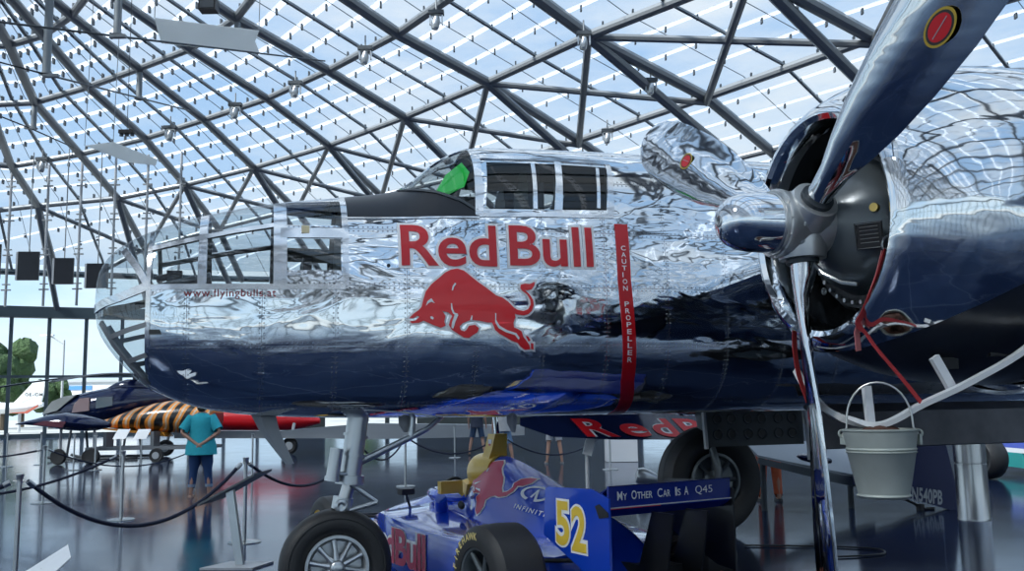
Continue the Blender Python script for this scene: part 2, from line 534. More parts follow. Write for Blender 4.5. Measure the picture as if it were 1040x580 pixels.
# glazing: panes, pale glazing bars across, thin bars along, dark clamps
pane, bars, thin, clamp = MB(), MB(), MB(), MB()
def flat_bar(mb, P, Q, w, h, up=.1):
    T = (Q-P).normalized(); W = T.cross(Vector((0,0,1))).normalized()*w/2; U = Vector((0, 0, h/2)); o = Vector((0,0,up))
    mb.loft([[X+o-W-U, X+o+W-U, X+o+W+U, X+o-W+U] for X in (P, Q)])
SUB = 4
for a in RA:
    for b in RB:
        ok = [inside(node3(a+i, b+j), 1) for i in (0, 1) for j in (0, 1)]
        if not any(ok): continue
        near = b > -3 and a > -4 and a < 13
        for k in range(SUB):
            v = b + k/SUB
            if k:
                ends = clip(node3(a, v), node3(a+1, v))
                if ends: flat_bar(bars, ends[0], ends[1], .30, .05, .12)
            if near:
                for i in range(5):
                    P = node3(a+(i+.5)/5, v)
                    if inside(P): clamp.box(P+Vector((0,0,-.02)), (.07, .18, .26))
        for i, w in ((.5, .14), (.25, .025), (.75, .025)):
            ends = clip(node3(a+i, b), node3(a+i, b+1))
            if ends: flat_bar(thin, ends[0], ends[1], w, .10 if i == .5 else .03, -.05 if i == .5 else .1)
g = []; nn, mm = 72, 14
for i in range(mm+1):
    r = math.sin(PI/2*i/mm)*.9995
    g.append([Vector((CX+RX*r*math.cos(2*PI*k/nn), CY+RY*r*math.sin(2*PI*k/nn), 0)) for k in range(nn)])
for ring in g:
    for q in ring: q.z = dome_h(q.x, q.y)+.2
pane.loft(g, cap=False)
tag(pane.build('ceiling', M_roofglass), kind='structure')
tag(bars.build('trim_4', M_frit, smooth=False), kind='structure'); tag(thin.build('trim_5', M_tube2, smooth=False), kind='structure')
tag(clamp.build('trim_6', M_clamp, smooth=False), kind='structure')

# facade: posts, rails, ring beam, glass
post, rail, fg = MB(), MB(), MB()
NP = 180
ring = lambda k, r=1.0: Vector((CX+RX*r*math.cos(2*PI*k/NP), CY+RY*r*math.sin(2*PI*k/NP), 0))
for k in range(NP):
    P = ring(k); t = math.atan2(math.cos(2*PI*k/NP)*RY, -math.sin(2*PI*k/NP)*RX)
    R_ = Matrix.Rotation(t, 3, 'Z')
    post.box(P+Vector((0, 0, 3.9)), (.22, .42, 7.8), R_)
    Q = ring(k+1); d = (Q-P).length
    tm = math.atan2((Q-P).y, (Q-P).x); Rm = Matrix.Rotation(tm, 3, 'Z'); C_ = (P+Q)/2
    rail.box(C_+Vector((0,0,3.75)), (d, .16, .16), Rm)
    rail.box(C_+Vector((0,0,7.75)), (d+.1, .6, .7), Rm)
    rail.box(C_+Vector((0,0,.12)), (d, .3, .24), Rm)
    fg.add([P+Vector((0,0,.2)), Q+Vector((0,0,.2)), Q+Vector((0,0,10.4)), P+Vector((0,0,10.4))], [(0,1,2,3)])
    rail.tube([P+Vector((0,0,10.25)), Q+Vector((0,0,10.25))], .2, 8)
M_post = mat('facade_post', (.07, .10, .12), .5, .2)
tag(post.build('window_1', M_post, smooth=False), kind='structure')
tag(rail.build('window_2', M_post), kind='structure')
tag(fg.build('window_3', M_wallglass), kind='structure')
# closed dark side of the hall on the right
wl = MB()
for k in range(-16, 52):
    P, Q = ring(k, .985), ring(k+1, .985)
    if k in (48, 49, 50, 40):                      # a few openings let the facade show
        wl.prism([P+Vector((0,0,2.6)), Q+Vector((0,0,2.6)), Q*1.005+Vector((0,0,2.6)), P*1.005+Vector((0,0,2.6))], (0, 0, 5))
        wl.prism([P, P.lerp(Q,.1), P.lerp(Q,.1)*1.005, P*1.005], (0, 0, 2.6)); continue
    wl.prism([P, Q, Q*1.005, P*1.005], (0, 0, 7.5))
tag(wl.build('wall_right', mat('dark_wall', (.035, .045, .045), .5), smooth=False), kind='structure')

# rods and the dark panels hung beside the facade
Yr = 50.0
for i, px in enumerate((-20, 9, 47, 80.5, 115, 148, 182)):
    A, B = at(px, 232+i*3, Yr), at(px-5, 318, Yr)
    B = Vector((A.x, A.y, 7.2)); A.z = dome_h(A.x, A.y)
    t = thing('hanging_rod', 'thin white steel rod with crossed clamps, number from the left unseen', 'rod', B, group='thin white rods in front of the glass wall')
    t['label'] = 'thin white vertical rod with small clamps in front of the glass wall'
    MB().tube([(0,0,0), A-B], .07, 8).build('rod', M_grey, t)
    z = .9
    while z < (A-B).z:
        c = MB(); c.box((0, 0, z), (.5, .12, .07)); c.box((0, 0, z+.3), (.4, .12, .06)); c.build('clamp', M_tube, t); z += 1.9
M_screen = mat('black_screen', (.006, .007, .012), .25)
names = ['cut by the left edge of the picture', 'left of the three seen whole', 'middle of the three seen whole', 'rightmost, half behind the round aircraft nose']
for (x0, x1, y0, y1), nm in zip(((-22, 1, 248, 283), (18, 40, 255.5, 285), (55, 75, 262, 289), (88, 110, 267.5, 293)), names):
    a_, b_ = at(x0, y1, 48.5), at(x1, y0, 48.5)
    w, h = b_.x-a_.x, b_.z-a_.z
    t = thing('hanging_screen', 'black square screen hung by the glass wall, '+nm, 'screen', ((a_.x+b_.x)/2, 48.5, a_.z), group='black square screens high on the left')
    R_ = Matrix.Rotation(.12, 3, 'Z')
    MB().box((0, 0, h/2), (w, .12, h), R_).build('screen_panel', M_screen, t)
    MB().box((-w/2-.05, -.02, h/2), (.1, .2, h*.98), R_).build('side_frame', M_grey, t)
    MB().tube([(0, 0, h-.02), (0, 0, dome_h(t.location.x, 48.5)-a_.z)], .03, 6).build('hanger', M_tube, t)

# ------------------------------------------------------------------ the polished bomber
AO = Vector((.578, 7.13, 0)); AYAW = math.radians(196)
plane = thing('propeller_aircraft', 'polished silver twin-engined bomber with a glazed nose and a red bull on its side', 'aircraft', AO, AYAW)
FUS = Shape(
 [(3.48,2.21),(3.475,2.3),(3.44,2.42),(3.35,2.53),(3.17,2.64),(2.78,2.78),(2.26,2.89),(1.87,2.94),(1.50,3.00),(1.40,3.06),(1.25,3.19),(1.12,3.28),(.98,3.34),(.88,3.36),(-.22,3.38),(-3,3.38),(-7,3.1)],
 [(3.48,2.17),(3.465,2.03),(3.42,1.92),(3.27,1.73),(3.14,1.61),(2.78,1.465),(2.45,1.415),(1.85,1.385),(.77,1.37),(-3,1.37),(-7,1.75)],
 [(3.48,.03),(3.46,.12),(3.40,.21),(3.27,.31),(3.07,.42),(2.6,.51),(1.9,.60),(1.0,.67),(0,.70),(-3,.70),(-7,.45)],
 [(3.48,2.19),(3.0,2.12),(2,2.08),(-3,2.08),(-7,2.3)], 2.5)
M_chrome = chrome('polished_aluminium', wave=.42)
M_frame = chrome('polished_frame', wave=.25, rivets=False, rough=.12)
M_frame.node_tree.nodes['Principled BSDF'].inputs['Base Color'].default_value = (.75,.76,.77,1)
M_deck = mat('antiglare_black', (.006, .008, .014), .35)
M_perspex = glass('perspex', (.80, .85, .87), .10)
M_cockglass = glass('cockpit_glass', (.62, .66, .67), .06)
M_lining = mat('cabin_lining', (.05, .055, .05), .6)

xs = [3.479, 3.47, 3.455, 3.435, 3.41, 3.38, 3.34, 3.29, 3.24, 3.19, 3.13, 3.07]
x = 3.0
while x > -1.6: xs.append(round(x, 3)); x -= .06
while x > -7: xs.append(round(x, 3)); x -= .3
xs.append(-7)
fm = FUS.mesh(xs, 72)
bm = bmesh.new()
bv = [bm.verts.new(q) for q in fm.v]
for f in fm.f: bm.faces.new([bv[i] for i in f])
bmesh.ops.recalc_face_normals(bm, faces=bm.faces)
REG = [
 ('nose_glazing', [(3.6,1.4),(3.6,2.9),(3.115,2.9),(3.115,1.4)], M_perspex),
 ('glazing_pane', [(3.115,2.25),(2.82,2.25),(2.82,2.80),(3.115,2.80)], M_perspex),
 ('glazing_pane', [(2.765,2.25),(2.35,2.25),(2.35,2.95),(2.765,2.95)], M_perspex),
 ('glazing_pane', [(2.272,2.66),(1.915,2.66),(1.915,2.86),(2.272,2.86)], M_perspex),
 ('hatch_pane', [(2.272,2.345),(1.925,2.345),(1.925,2.56),(2.272,2.56)], M_perspex),
 ('windscreen', [[(1.47,2.975),(1.27,2.915),(1.27,3.5),(1.47,3.5)],[(1.27,2.915),(1.11,2.845),(1.11,3.5),(1.27,3.5)],[(1.11,2.845),(1.012,2.775),(.985,3.5),(1.11,3.5)]], M_cockglass),
 ('side_window', [(.95,2.79),(.462,2.80),(.395,3.175),(.90,3.165)], M_cockglass),
 ('side_window', [(.415,2.80),(.075,2.81),(.005,3.165),(.35,3.17)], M_cockglass),
 ('antiglare_deck', [[(1.885,2.715),(1.47,2.715),(1.47,3.3),(1.885,3.3)],[(1.47,2.715),(1.27,2.715),(1.27,2.915),(1.47,2.975)],[(1.27,2.715),(1.11,2.715),(1.11,2.845),(1.27,2.915)],[(1.11,2.715),(1.015,2.715),(1.012,2.775),(1.11,2.845)]], M_deck)]
for nm, poly, mt in REG:
    if isinstance(poly[0], list):
        for q_ in poly: cut_region(bm, q_)
        fs = list({f for q_ in poly for f in cut_region(bm, q_)})
    else: fs = cut_region(bm, poly)
    split_off(bm, fs, nm, mt, plane)
me = bpy.data.meshes.new('fuselage'); bmesh.ops.recalc_face_normals(bm, faces=bm.faces)
for f in bm.faces: f.smooth = True
bm.to_mesh(me); bm.free(); me.materials.append(M_chrome)
fus = bpy.data.objects.new('fuselage', me); COL.objects.link(fus); fus.parent = plane

# inside: dark lining of the cabin behind the nose, bulkheads, seats, nose gear
lin = MB()
lin.loft([[FUS.th(x, 2*PI*k/40, -.03) for k in range(40)] for x in (1.40, 1.2, 1.0, .6, .2, -.2, -.6, -1.2)], True)
lb = bmesh.new(); v_ = [lb.verts.new(q) for q in lin.v]
for f in lin.f: lb.faces.new([v_[i] for i in f])
for poly in REG[5][1] + [REG[6][1], REG[7][1]]:
    c0 = (sum(q[0] for q in poly)/len(poly), sum(q[1] for q in poly)/len(poly))
    bmesh.ops.delete(lb, geom=cut_region(lb, [(c0[0]+(q[0]-c0[0])*.99, c0[1]+(q[1]-c0[1])*.97) for q in poly] if poly in (REG[6][1], REG[7][1]) else poly), context='FACES')
lm = bpy.data.meshes.new('cabin_lining'); lb.to_mesh(lm); lb.free(); lm.materials.append(M_lining)
lo = bpy.data.objects.new('cabin_lining', lm); COL.objects.link(lo); lo.parent = plane
nb = MB(); nb.prism([FUS.th(1.88, 2*PI*k/40, -.015) for k in range(40)], (-.02, 0, 0)); nb.build('nose_bulkhead', M_lining, plane)
nf = MB(); nf.box((2.5, 0, 1.95), (1.2, .84, .03)); nf.build('nose_floor', M_lining, plane)
s_ = MB(); s_.box((2.3, .05, 2.12), (.34, .36, .06)); s_.box((2.12, .05, 2.3), (.06, .36, .36)); s_.box((2.3, .05, 2.03), (.1,.1,.14)); s_.build('bombardier_seat', M_black, plane)
s_ = MB(); s_.tube([(3.0, -.15, 1.97), (2.98, -.15, 2.35)], .03, 8); s_.box((3.0, -.15, 2.38), (.10, .08, .08)); s_.tube([(3.04,-.15,2.38),(3.12,-.15,2.36)], .025, 12); s_.build('sighting_instrument', M_black, plane)
s_ = MB(); s_.tube([(3.2,.08,2.25),(3.0,.1,2.3),(2.75,.12,2.34)], [.018,.022,.04], 8); s_.build('nose_gun', M_clamp, plane)
for sy in (.3, -.3):
    s_ = MB(); s_.box((.55, sy, 2.72), (.12, .36, .62)); s_.box((.55, sy, 3.06), (.1, .22, .16)); s_.build('pilot_seat', M_black, plane)
s_ = MB(); s_.box((1.08, 0, 2.82), (.3, .95, .16)); s_.build('instrument_panel', M_black, plane)
s_ = MB(); s_.add([(1.22,.40,2.93),(1.20,-.2,2.98),(1.06,-.2,3.22),(1.04,.26,3.20),(1.01,.38,3.1),(1.06,.43,2.98)], [(0,1,2,3,4,5)]); 
s_.build('green_glow_panel', mat('self_lit_green', (.01, .55, .05), .4, emit=(.01,.5,.06), es=.5), plane)  # added panel with its own glow for the green in the windscreen

# frames round the glazing
S = FUS.strip
def frame(path, w, name='glazing_frame', lift=.008, mt=None): return S(path, w, name, mt or M_frame, plane, lift, True, 8)
frame([(3.465,2.12),(3.40,2.15),(3.30,2.18),(3.115,2.245)], .055)
frame([(3.115,1.60),(3.115,2.62)], .03)
frame([(3.29,2.50),(3.20,2.38),(3.12,2.25)], .045)
frame([(3.42,2.03),(3.33,1.88),(3.22,1.74),(3.12,1.63)], .04, mt=M_tube)
frame([(3.36,1.93),(3.24,1.97),(3.12,2.00)], .03, mt=M_tube)
frame([(3.25,1.77),(3.12,1.81)], .03, mt=M_tube)
frame([(3.12,2.235),(2.6,2.235),(1.90,2.235)], .035)
frame([(3.13,2.485),(2.8,2.565),(2.6,2.61),(2.35,2.655)], .035)
frame([(2.792,2.24),(2.792,2.74)], .05)
frame([(2.31,2.24),(2.31,2.84)], .085)
frame([(1.895,2.24),(1.895,2.90)], .04)
frame([(2.31,2.60),(1.9,2.60)], .075)
frame([(1.89,2.715),(1.0,2.725)], .012)
# the hatch plate with its small lamp
lamp = MB(); P = FUS.sh(2.15, 2.62, 1, .012); lamp.box(P, (.05, .02, .05)); lamp.build('cabin_lamp', mat('warm_lens', (.9,.75,.45), .3), plane)
# cockpit frames
frame([(1.0,2.74),(.985,2.95),(.965,3.22)], .055, 'cockpit_frame')
frame([(.438,2.765),(.43,2.80),(.372,3.19)], .05, 'cockpit_frame')
frame([(.045,2.77),(-.015,3.19)], .04, 'cockpit_frame')
frame([(1.0,2.745),(.6,2.755),(.03,2.765)], .03, 'cockpit_frame')
frame([(.96,3.21),(.6,3.215),(-.03,3.205)], .05, 'cockpit_frame')
frame([(.60,2.80),(.565,3.165)], .03, 'sliding_frame')
frame([(.135,2.82),(.10,3.05),(.08,3.15)], .025, 'sliding_frame')
frame([(1.49,2.985),(1.38,3.06),(1.25,3.18),(1.12,3.262),(.98,3.315)], .03, 'windscreen_frame')
frame([(1.49,2.975),(1.27,2.915),(1.11,2.845),(1.012,2.775)], .02, 'windscreen_frame', mt=M_clamp)

# markings
side = lambda off: (lambda x, h: FUS.sh(x, h, 1, off))
def put_text(body, x0, x1, h0, h1, fn, mt, parent, name, off=0.0, spacing=1.0, step=None, slant=(0, 0)):
    ref, _ = text2d(body, off, spacing); a, b, c, d = bbox(ref)
    vf = text2d(body, off, spacing)
    def mp(u, v):
        p, q = (u-a)/(b-a), (v-c)/(d-c)
        return fn(x0+(x1-x0)*p + slant[0]*q, h0+(h1-h0)*q + slant[1]*p)
    return decal(name, vf, mp, mt, parent, step)
def text_outline(body, x0, x1, h0, h1, fn1, fn2, m1, m2, parent, name, off, edge, spacing=1.0, step=None, slant=(0,0)):
    ref, _ = text2d(body, off, spacing); a, b, c, d = bbox(ref)
    for vf, fn, mt, nm in ((text2d(body, off+edge, spacing), fn1, m1, name+'_border'), (text2d(body, off, spacing), fn2, m2, name)):
        def mp(u, v):
            p, q = (u-a)/(b-a), (v-c)/(d-c)
            return fn(x0+(x1-x0)*p + slant[0]*q, h0+(h1-h0)*q + slant[1]*p)
        decal(nm, vf, mp, mt, parent, step)
F1, F2 = side(.004), side(.008)
M_decred = mat('deep_red_lettering', (.62, .005, .010), .35, coat=.3)
text_outline('Red', 1.535, .895, 2.377, 2.665, F1, F2, M_whited, M_decred, plane, 'red_lettering', .016, .042, 1.0, (.2, .04))
text_outline('Bull', .805, .210, 2.387, 2.672, F1, F2, M_whited, M_decred, plane, 'red_lettering', .016, .042, 1.0, (.2, .04))
put_text('www.flyingbulls.at', 2.90, 2.335, 2.155, 2.222, side(.004), mat('dark_red_ink', (.25,.03,.04), .5), plane, 'small_lettering', .0, 1.1, (.2, .04))
BULL = [(100,358),(130,330),(160,310),(178,290),(190,240),(205,195),(240,150),(290,110),(330,75),(370,55),(410,48),(450,60),(490,90),(540,130),(600,170),(660,215),(700,228),(740,255),(775,290),(800,305),(840,312),(870,300),(888,270),(885,240),(865,205),(835,185),(820,165),(825,145),(850,138),(885,140),(920,125),(915,150),(895,175),(865,180),(850,178),(880,205),(905,240),(908,275),(895,310),(870,332),(840,340),(800,335),(780,330),(785,350),(772,385),(775,415),(800,425),(825,440),(835,470),(860,500),(880,525),(885,550),(850,553),(820,535),(800,510),(765,500),(720,475),(680,455),(650,430),(637,400),(630,385),(600,385),(550,375),(500,370),(475,375),(440,390),(420,410),(427,432),(450,440),(466,428),(480,405),(520,400),(545,420),(535,445),(510,460),(480,480),(450,478),(410,455),(370,430),(350,400),(360,370),(372,345),(350,325),(310,315),(330,345),(322,380),(330,405),(300,418),(260,405),(215,385),(190,375),(160,388),(115,390),(105,378),(140,374),(165,350),(150,345),(125,360)]
HOOF = [[(852,468),(868,470),(885,495),(872,502)], [(888,512),(905,515),(907,552),(890,548)]]
MARK = [[(232,350),(243,347),(255,358),(250,368),(236,362)], [(205,285),(215,255),(240,236),(262,268),(240,258),(220,268)], [(392,138),(400,145),(386,165),(378,188),(370,186),(376,160)],
        [(364,266),(372,268),(375,300),(388,325),(410,332),(400,342),(378,332),(366,305)], [(497,340),(502,345),(500,370),(486,372)], [(650,325),(658,328),(657,370),(680,405),(730,432),(790,450),(812,480),(805,492),(780,462),(720,445),(672,420),(650,385)],
        [(388,335),(412,338),(392,380),(378,425),(366,415),(370,385)]]
bx = lambda q: (q[0], -q[1])
def bullmap(fn, x0=1.498, x1=.637, h0=1.987, h1=2.371):
    # px of the drawing to metres on the side
    return lambda u, v: fn(1.498+(u-92)*(.637-1.498)/(920-92), 2.363+(v+48)*.00107)
decal('bull_border', poly2d([[bx(q) for q in BULL]], 13), bullmap(F1), M_whited, plane, (190, 40))
for h_ in HOOF: decal('bull_border', poly2d([[bx(q) for q in h_]], 12), bullmap(F1), M_whited, plane, (190, 40))
M_bull = mat('bright_red_decal', (.80, .012, .018), .35, coat=.3)
decal('bull_emblem', poly2d([[bx(q) for q in BULL]]), bullmap(F2), M_bull, plane, (190, 40))
for h_ in HOOF: decal('bull_emblem', poly2d([[bx(q) for q in h_]]), bullmap(F2), M_bull, plane, (190, 40))
for h_ in MARK: decal('bull_highlight', poly2d([[bx(q) for q in h_]]), bullmap(side(.011)), M_whited, plane, (190, 40))
# red warning stripe
st = [(-.018, 2.708), (-.014, 2.3), (-.035, 1.95), (-.06, 1.6), (-.11, 1.45), (-.13, 1.375)]
S(st, .098, 'warning_stripe', M_decred, plane, .004, False, 24)
y0 = 2.53
for wd, ha in (('CAUTION', 2.53), ('PROPELLER', 2.135)):
    for i, chr_ in enumerate(wd):
        h = ha - i*.0475; xx = pchip([(h_, x_) for x_, h_ in st], h)
        put_text(chr_, xx+.017, xx-.017 if chr_ != 'I' else xx+.009, h-.017, h+.017, side(.012), M_whited, plane, 'warning_letter', .012)
# little hole / lamp on the side
MB().lathe([(0, .012), (.006, .012), (.006, .0)], FUS.sh(1.62, 2.38, 1, .0), (0, 1, 0), 16).build('navigation_lamp', M_black, plane)

# belly: aerials and mast
a_ = MB()
for x_, z_, w_, h_ in ((1.42, 1.385, .085, .11), (.62, 1.375, .085, .12)):
    a_ = MB(); a_.loft([[(x_+w_/2*k*f+dx, t*k2, z_-hh) for (k, t) in ((1,0),(0,.012),(-1,0),(0,-.012))] for f, k2, hh, dx in ((1,1,-.02,0),(.9,1,.05,0),(.35,.8,h_,-.01))]); a_.build('blade_aerial', M_grey, plane)
m_ = MB(); m_.loft([[(2.40-dx+c*k, t*f, z) for k, t in ((1,0),(.3,.02),(-1,0),(.3,-.02))] for z, c, f, dx in ((1.44,.085,1,0),(1.3,.065,1,.055),(1.08,.03,.7,.19))]); m_.build('long_aerial_mast', M_grey, plane)

# nose gear
M_gear = mat('gear_silver', (.55, .57, .58), .3, .8)
gx, gz = 1.895, .385
g = MB(); g.tube([(1.73,0,1.5),(1.77,0,1.2),(1.80,0,.98)], .075, 18); g.tube([(1.80,0,.99),(1.805,0,.93)], .1, 18); g.tube([(1.76,0,1.27),(1.764,0,1.25)], .088, 18)
g.tube([(1.775,0,1.14),(1.779,0,1.12)], .088, 18); gl = g.build('nose_leg', M_gear, plane)
g = MB(); g.tube([(1.80,0,.95),(1.845,0,.80)], .045, 16); g.build('oleo_rod', M_steel, gl)
g = MB(); g.tube([(1.845,0,.84),(1.86,-.0,.76)], .07, 16); g.tube([(1.86,0,.79),(1.87,-.17,.66),(1.89,-.2,.45),(gx,-.19,gz)], .045, 12); g.torus((1.865,.06,.785), .03, .02, (0,1,0), 16, 8); g.tube([(1.865,-.05,.785),(1.865,.05,.785)], .035, 12)
g.build('wheel_fork', M_gear, gl)
g = MB(); g.tube([(1.80,.05,.93),(1.62,.05,.80)], .016, 8); g.tube([(1.80,-.05,.93),(1.62,-.05,.80)], .016, 8); g.tube([(1.62,.06,.80),(1.85,.03,.74)], .016, 8); g.build('torque_link', M_gear, gl)
g = MB(); g.tube([(1.90,.10,1.18),(1.93,.10,.98)], .045, 14); g.tube([(1.93,.1,.99),(1.935,.1,.96)], .052, 14); g.tube([(1.93,.1,1.0),(1.82,.05,1.0)], .018, 8); g.build('shimmy_damper', M_gear, gl)
g = MB(); g.tube([(1.77,0,1.06),(1.42,.02,1.22),(1.25,.02,1.30)], [.028,.024,.02], 10); g.tube([(1.25,.02,1.30),(1.10,.02,1.42)], .018, 8); g.tube([(1.36,.02,1.38),(1.37,.02,1.25)], .024, 8); g.build('drag_brace', M_gear, gl)
wheel_p = MB()
tyre_prof = [(-.09,.21),(-.115,.25),(-.125,.30),(-.11,.345),(-.07,.375),(0,.385),(.07,.375),(.11,.345),(.125,.30),(.115,.25),(.09,.21)]
tw = MB(); tw.lathe(tyre_prof, (gx,0,gz), (0,1,0), 56, cap=False); tw.torus((gx,.118,gz), .325, .006, (0,1,0), 48, 6); nt_ = tw.build('nose_tyre', M_rubber, plane)
w = MB(); w.lathe([(.085,.20),(.10,.215),(.122,.215),(.122,.195),(.095,.175),(.03,.17),(.03,.06),(-.09,.06),(-.09,.21),(.085,.212)], (gx,0,gz), (0,1,0), 48, cap=False)
for k in range(10):
    a = 2*PI*k/10+.2; d = Vector((math.cos(a),0,math.sin(a))); c = Vector((gx,0,gz))
    w.tube([c+d*.05+Vector((0,.11,0)), c+d*.12+Vector((0,.105,0)), c+d*.185+Vector((0,.09,0))], [.022,.015,.02], 8)
w.lathe([(.02,.06),(.10,.06),(.135,.045),(.145,.03),(.145,0)], (gx,0,gz), (0,1,0), 24)
w.build('nose_wheel', M_gear, nt_)

# wings, bomb door, nacelles
def wing(sgn, name):
    rings = []
    for v, ch, le, z in ((.55, 3.3, -.75, 2.25), (2.95, 3.0, -.85, 2.42), (6.2, 2.5, -1.05, 2.55), (9.5, 1.9, -1.35, 2.5)):
        r = []
        for k in range(24):
            t = 2*PI*k/24; cx_ = (1-math.cos(t))/2; th = .075*math.sin(t)*(1-cx_*.75)*1.6
            r.append((le-ch*cx_, sgn*v, z+th*ch*(1 if th > 0 else .7)))
        rings.append(r)
    return MB().loft(rings).build(name, M_chrome, plane)
wing(1, 'port_wing'); wing(-1, 'starboard_wing')
d = MB(); d.loft([[(x, .45+.0, 1.42), (x, .60, 1.36), (x, .64, 1.10), (x, .60, 1.09), (x, .56, 1.34), (x, .43, 1.39)] for x in (-1.55, -4.2)]); d.build('belly_door', mat('dull_metal', (.10,.10,.11), .45, .7, noise=5, amt=.6), plane, smooth=False)

ENG = Vector((0, 2.95, 2.262))
M_cowl = chrome('polished_cowling', wave=.34, scale=.9, rivets=False, rough=.06)
PROF = [(-.15,.468),(-.115,.472),(-.085,.482),(-.055,.495),(-.04,.52),(-.05,.55),(-.09,.585),(-.16,.63),(-.26,.68),(-.40,.73),(-.58,.77),(-.80,.79),(-1.02,.79)]
M_liner = mat('liner_grey', (.05,.055,.06), .22, .7)
def nacelle(v, nm):
    e = Vector((0, v, ENG.z)); A = (1, 0, 0)
    c = MB().lathe(PROF, e, A, 96, cap=False).build(nm, M_cowl, plane)
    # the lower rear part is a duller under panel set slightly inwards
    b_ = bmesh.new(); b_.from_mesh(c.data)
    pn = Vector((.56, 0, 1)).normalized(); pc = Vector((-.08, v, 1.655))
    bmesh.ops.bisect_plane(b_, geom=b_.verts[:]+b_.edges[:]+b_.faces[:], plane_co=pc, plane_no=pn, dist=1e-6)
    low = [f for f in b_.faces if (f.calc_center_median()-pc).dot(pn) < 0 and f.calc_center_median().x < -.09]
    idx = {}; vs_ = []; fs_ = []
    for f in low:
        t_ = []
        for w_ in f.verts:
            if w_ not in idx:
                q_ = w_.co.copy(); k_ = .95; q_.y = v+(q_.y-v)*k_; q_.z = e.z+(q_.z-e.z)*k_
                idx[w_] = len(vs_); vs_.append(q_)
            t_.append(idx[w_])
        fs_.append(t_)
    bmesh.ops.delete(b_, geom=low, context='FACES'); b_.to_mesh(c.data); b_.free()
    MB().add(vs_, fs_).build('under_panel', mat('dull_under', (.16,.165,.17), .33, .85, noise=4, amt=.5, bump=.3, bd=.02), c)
    for k_ in range(4): MB().box((-.45-.2*k_, v+.3+.08*k_, e.z-.66+.05*k_), (.10,.03,.05)).build('panel_bracket', M_black, c)
    MB().lathe([(-.60,.44),(-.40,.43),(-.22,.45),(-.15,.468)], e, A, 80, cap=False).build('cowl_liner', M_liner, c)
    MB().lathe([(-1.03,.782),(-1.03,.80),(-1.055,.80),(-1.055,.782)], e, A, 96, cap=False).build('cowl_seam', M_frame, c)
    n2 = MB(); R_ = []
    for s_, r, dz, sq in ((-1.06,.785,0,1),(-1.5,.80,-.02,1),(-2.2,.80,-.12,1.05),(-3.2,.70,-.2,1.1),(-4.5,.45,-.05,1.1),(-5.4,.08,.1,1)):
        R_.append([e+Vector((s_, r*math.cos(2*PI*k/64), dz+r*sq*math.sin(2*PI*k/64))) for k in range(64)])
    n2.loft(R_).build('nacelle_body', M_cowl, c)
    return c
cowl = nacelle(2.95, 'engine_cowling'); cowl2 = nacelle(-2.95, 'engine_cowling')
# engine inside the port cowling
M_case = mat('engine_grey', (.13, .15, .16), .28, .2, coat=.3)
M_dark = mat('engine_dark', (.02, .021, .023), .45, .3)
def engine(v):
    e = Vector((0, v, ENG.z)); A = Vector((1, 0, 0))
    eb = MB().lathe([(-.60,.47),(-.62,.0)], e, A, 48, cap=False).build('firewall', M_black, plane)
    cs = MB().lathe([(.02,.10),(-.03,.13),(-.08,.19),(-.14,.25),(-.2,.295),(-.26,.32),(-.29,.33),(-.34,.33),(-.34,.30)], e, A, 56).build('gear_case', M_case, plane)
    b = MB()
    b.lathe([(-.27,.325),(-.27,.385),(-.33,.385),(-.33,.325)], e, A, 56, cap=False)
    for k in range(36):
        a = 2*PI*k/36; p = e+Vector((-.272, .358*math.cos(a), .358*math.sin(a))); MB().tube([p, p+Vector((.022,0,0))], .0105, 8).build('ring_bolt', M_gear, cs)
    b.build('bolt_ring', M_dark, cs)
    for k in range(14):
        a = 2*PI*k/14; d = Vector((0, math.cos(a), math.sin(a))); p0 = e + A*(-.42 if k % 2 else -.52)
        c = MB()
        for j in range(7):
            c.tube([p0+d*(.27+j*.03), p0+d*(.283+j*.03)], .085, 14)
        c.tube([p0+d*.24, p0+d*.47], .06, 12)
        c.tube([p0+d*.40+A*.02, e+A*-.30+d*.30], .011, 6)
        c.build('cylinder_head', M_dark, cs)
    for k in range(7):
        a = 2*PI*k/7+.3; p = e+Vector((-.26, .40*math.cos(a), .40*math.sin(a)))
        MB().torus(p, .014, .006, (1,0,0), 14, 6).build('ignition_plug', M_steel, cs)
    hz = MB()
    for k in range(24):
        a0 = 2*PI*k/24; hz.tube([e+Vector((-.31,.38*math.cos(a0),.38*math.sin(a0))), e+Vector((-.36,.42*math.cos(a0+.06),.42*math.sin(a0+.06))), e+Vector((-.42,.46*math.cos(a0),.46*math.sin(a0)))], .006, 5)
    hz.build('ignition_lead', M_steel, cs)
    return cs
case = engine(2.95); engine(-2.95)
e = ENG
# data plate, small magneto, bent pipe on the gear case
def on_case(a, r):   # point on the case front at angle a and radius r
    z = pchip([(.10,.02),(.13,-.03),(.19,-.08),(.25,-.14),(.295,-.2),(.32,-.26)], r)
    return e+Vector((z, r*math.cos(a), r*math.sin(a)))
pl = MB(); c0 = on_case(-.35, .255); n0 = Vector((.75, .62, -.22)).normalized(); u0 = n0.cross(Vector((0,0,1))).normalized(); w0 = u0.cross(n0)
pl.prism([c0+n0*.012+u0*x_+w0*y_ for x_, y_ in ((-.06,-.06),(.06,-.06),(.06,.06),(-.06,.06))], n0*.004); pl.build('data_plate', M_black, case)
fr_ = MB(); q = [c0+n0*.018+u0*x_+w0*y_ for x_, y_ in ((-.055,-.055),(.055,-.055),(.055,.055),(-.055,.055),(-.055,-.055))]; fr_.tube(q, .0018, 4)
for yy in (-.03, -.012, .006, .024, .04): fr_.tube([c0+n0*.018+u0*-.04+w0*yy, c0+n0*.018+u0*.04+w0*yy], .0016, 4)
fr_.build('plate_rim', M_steel, case)
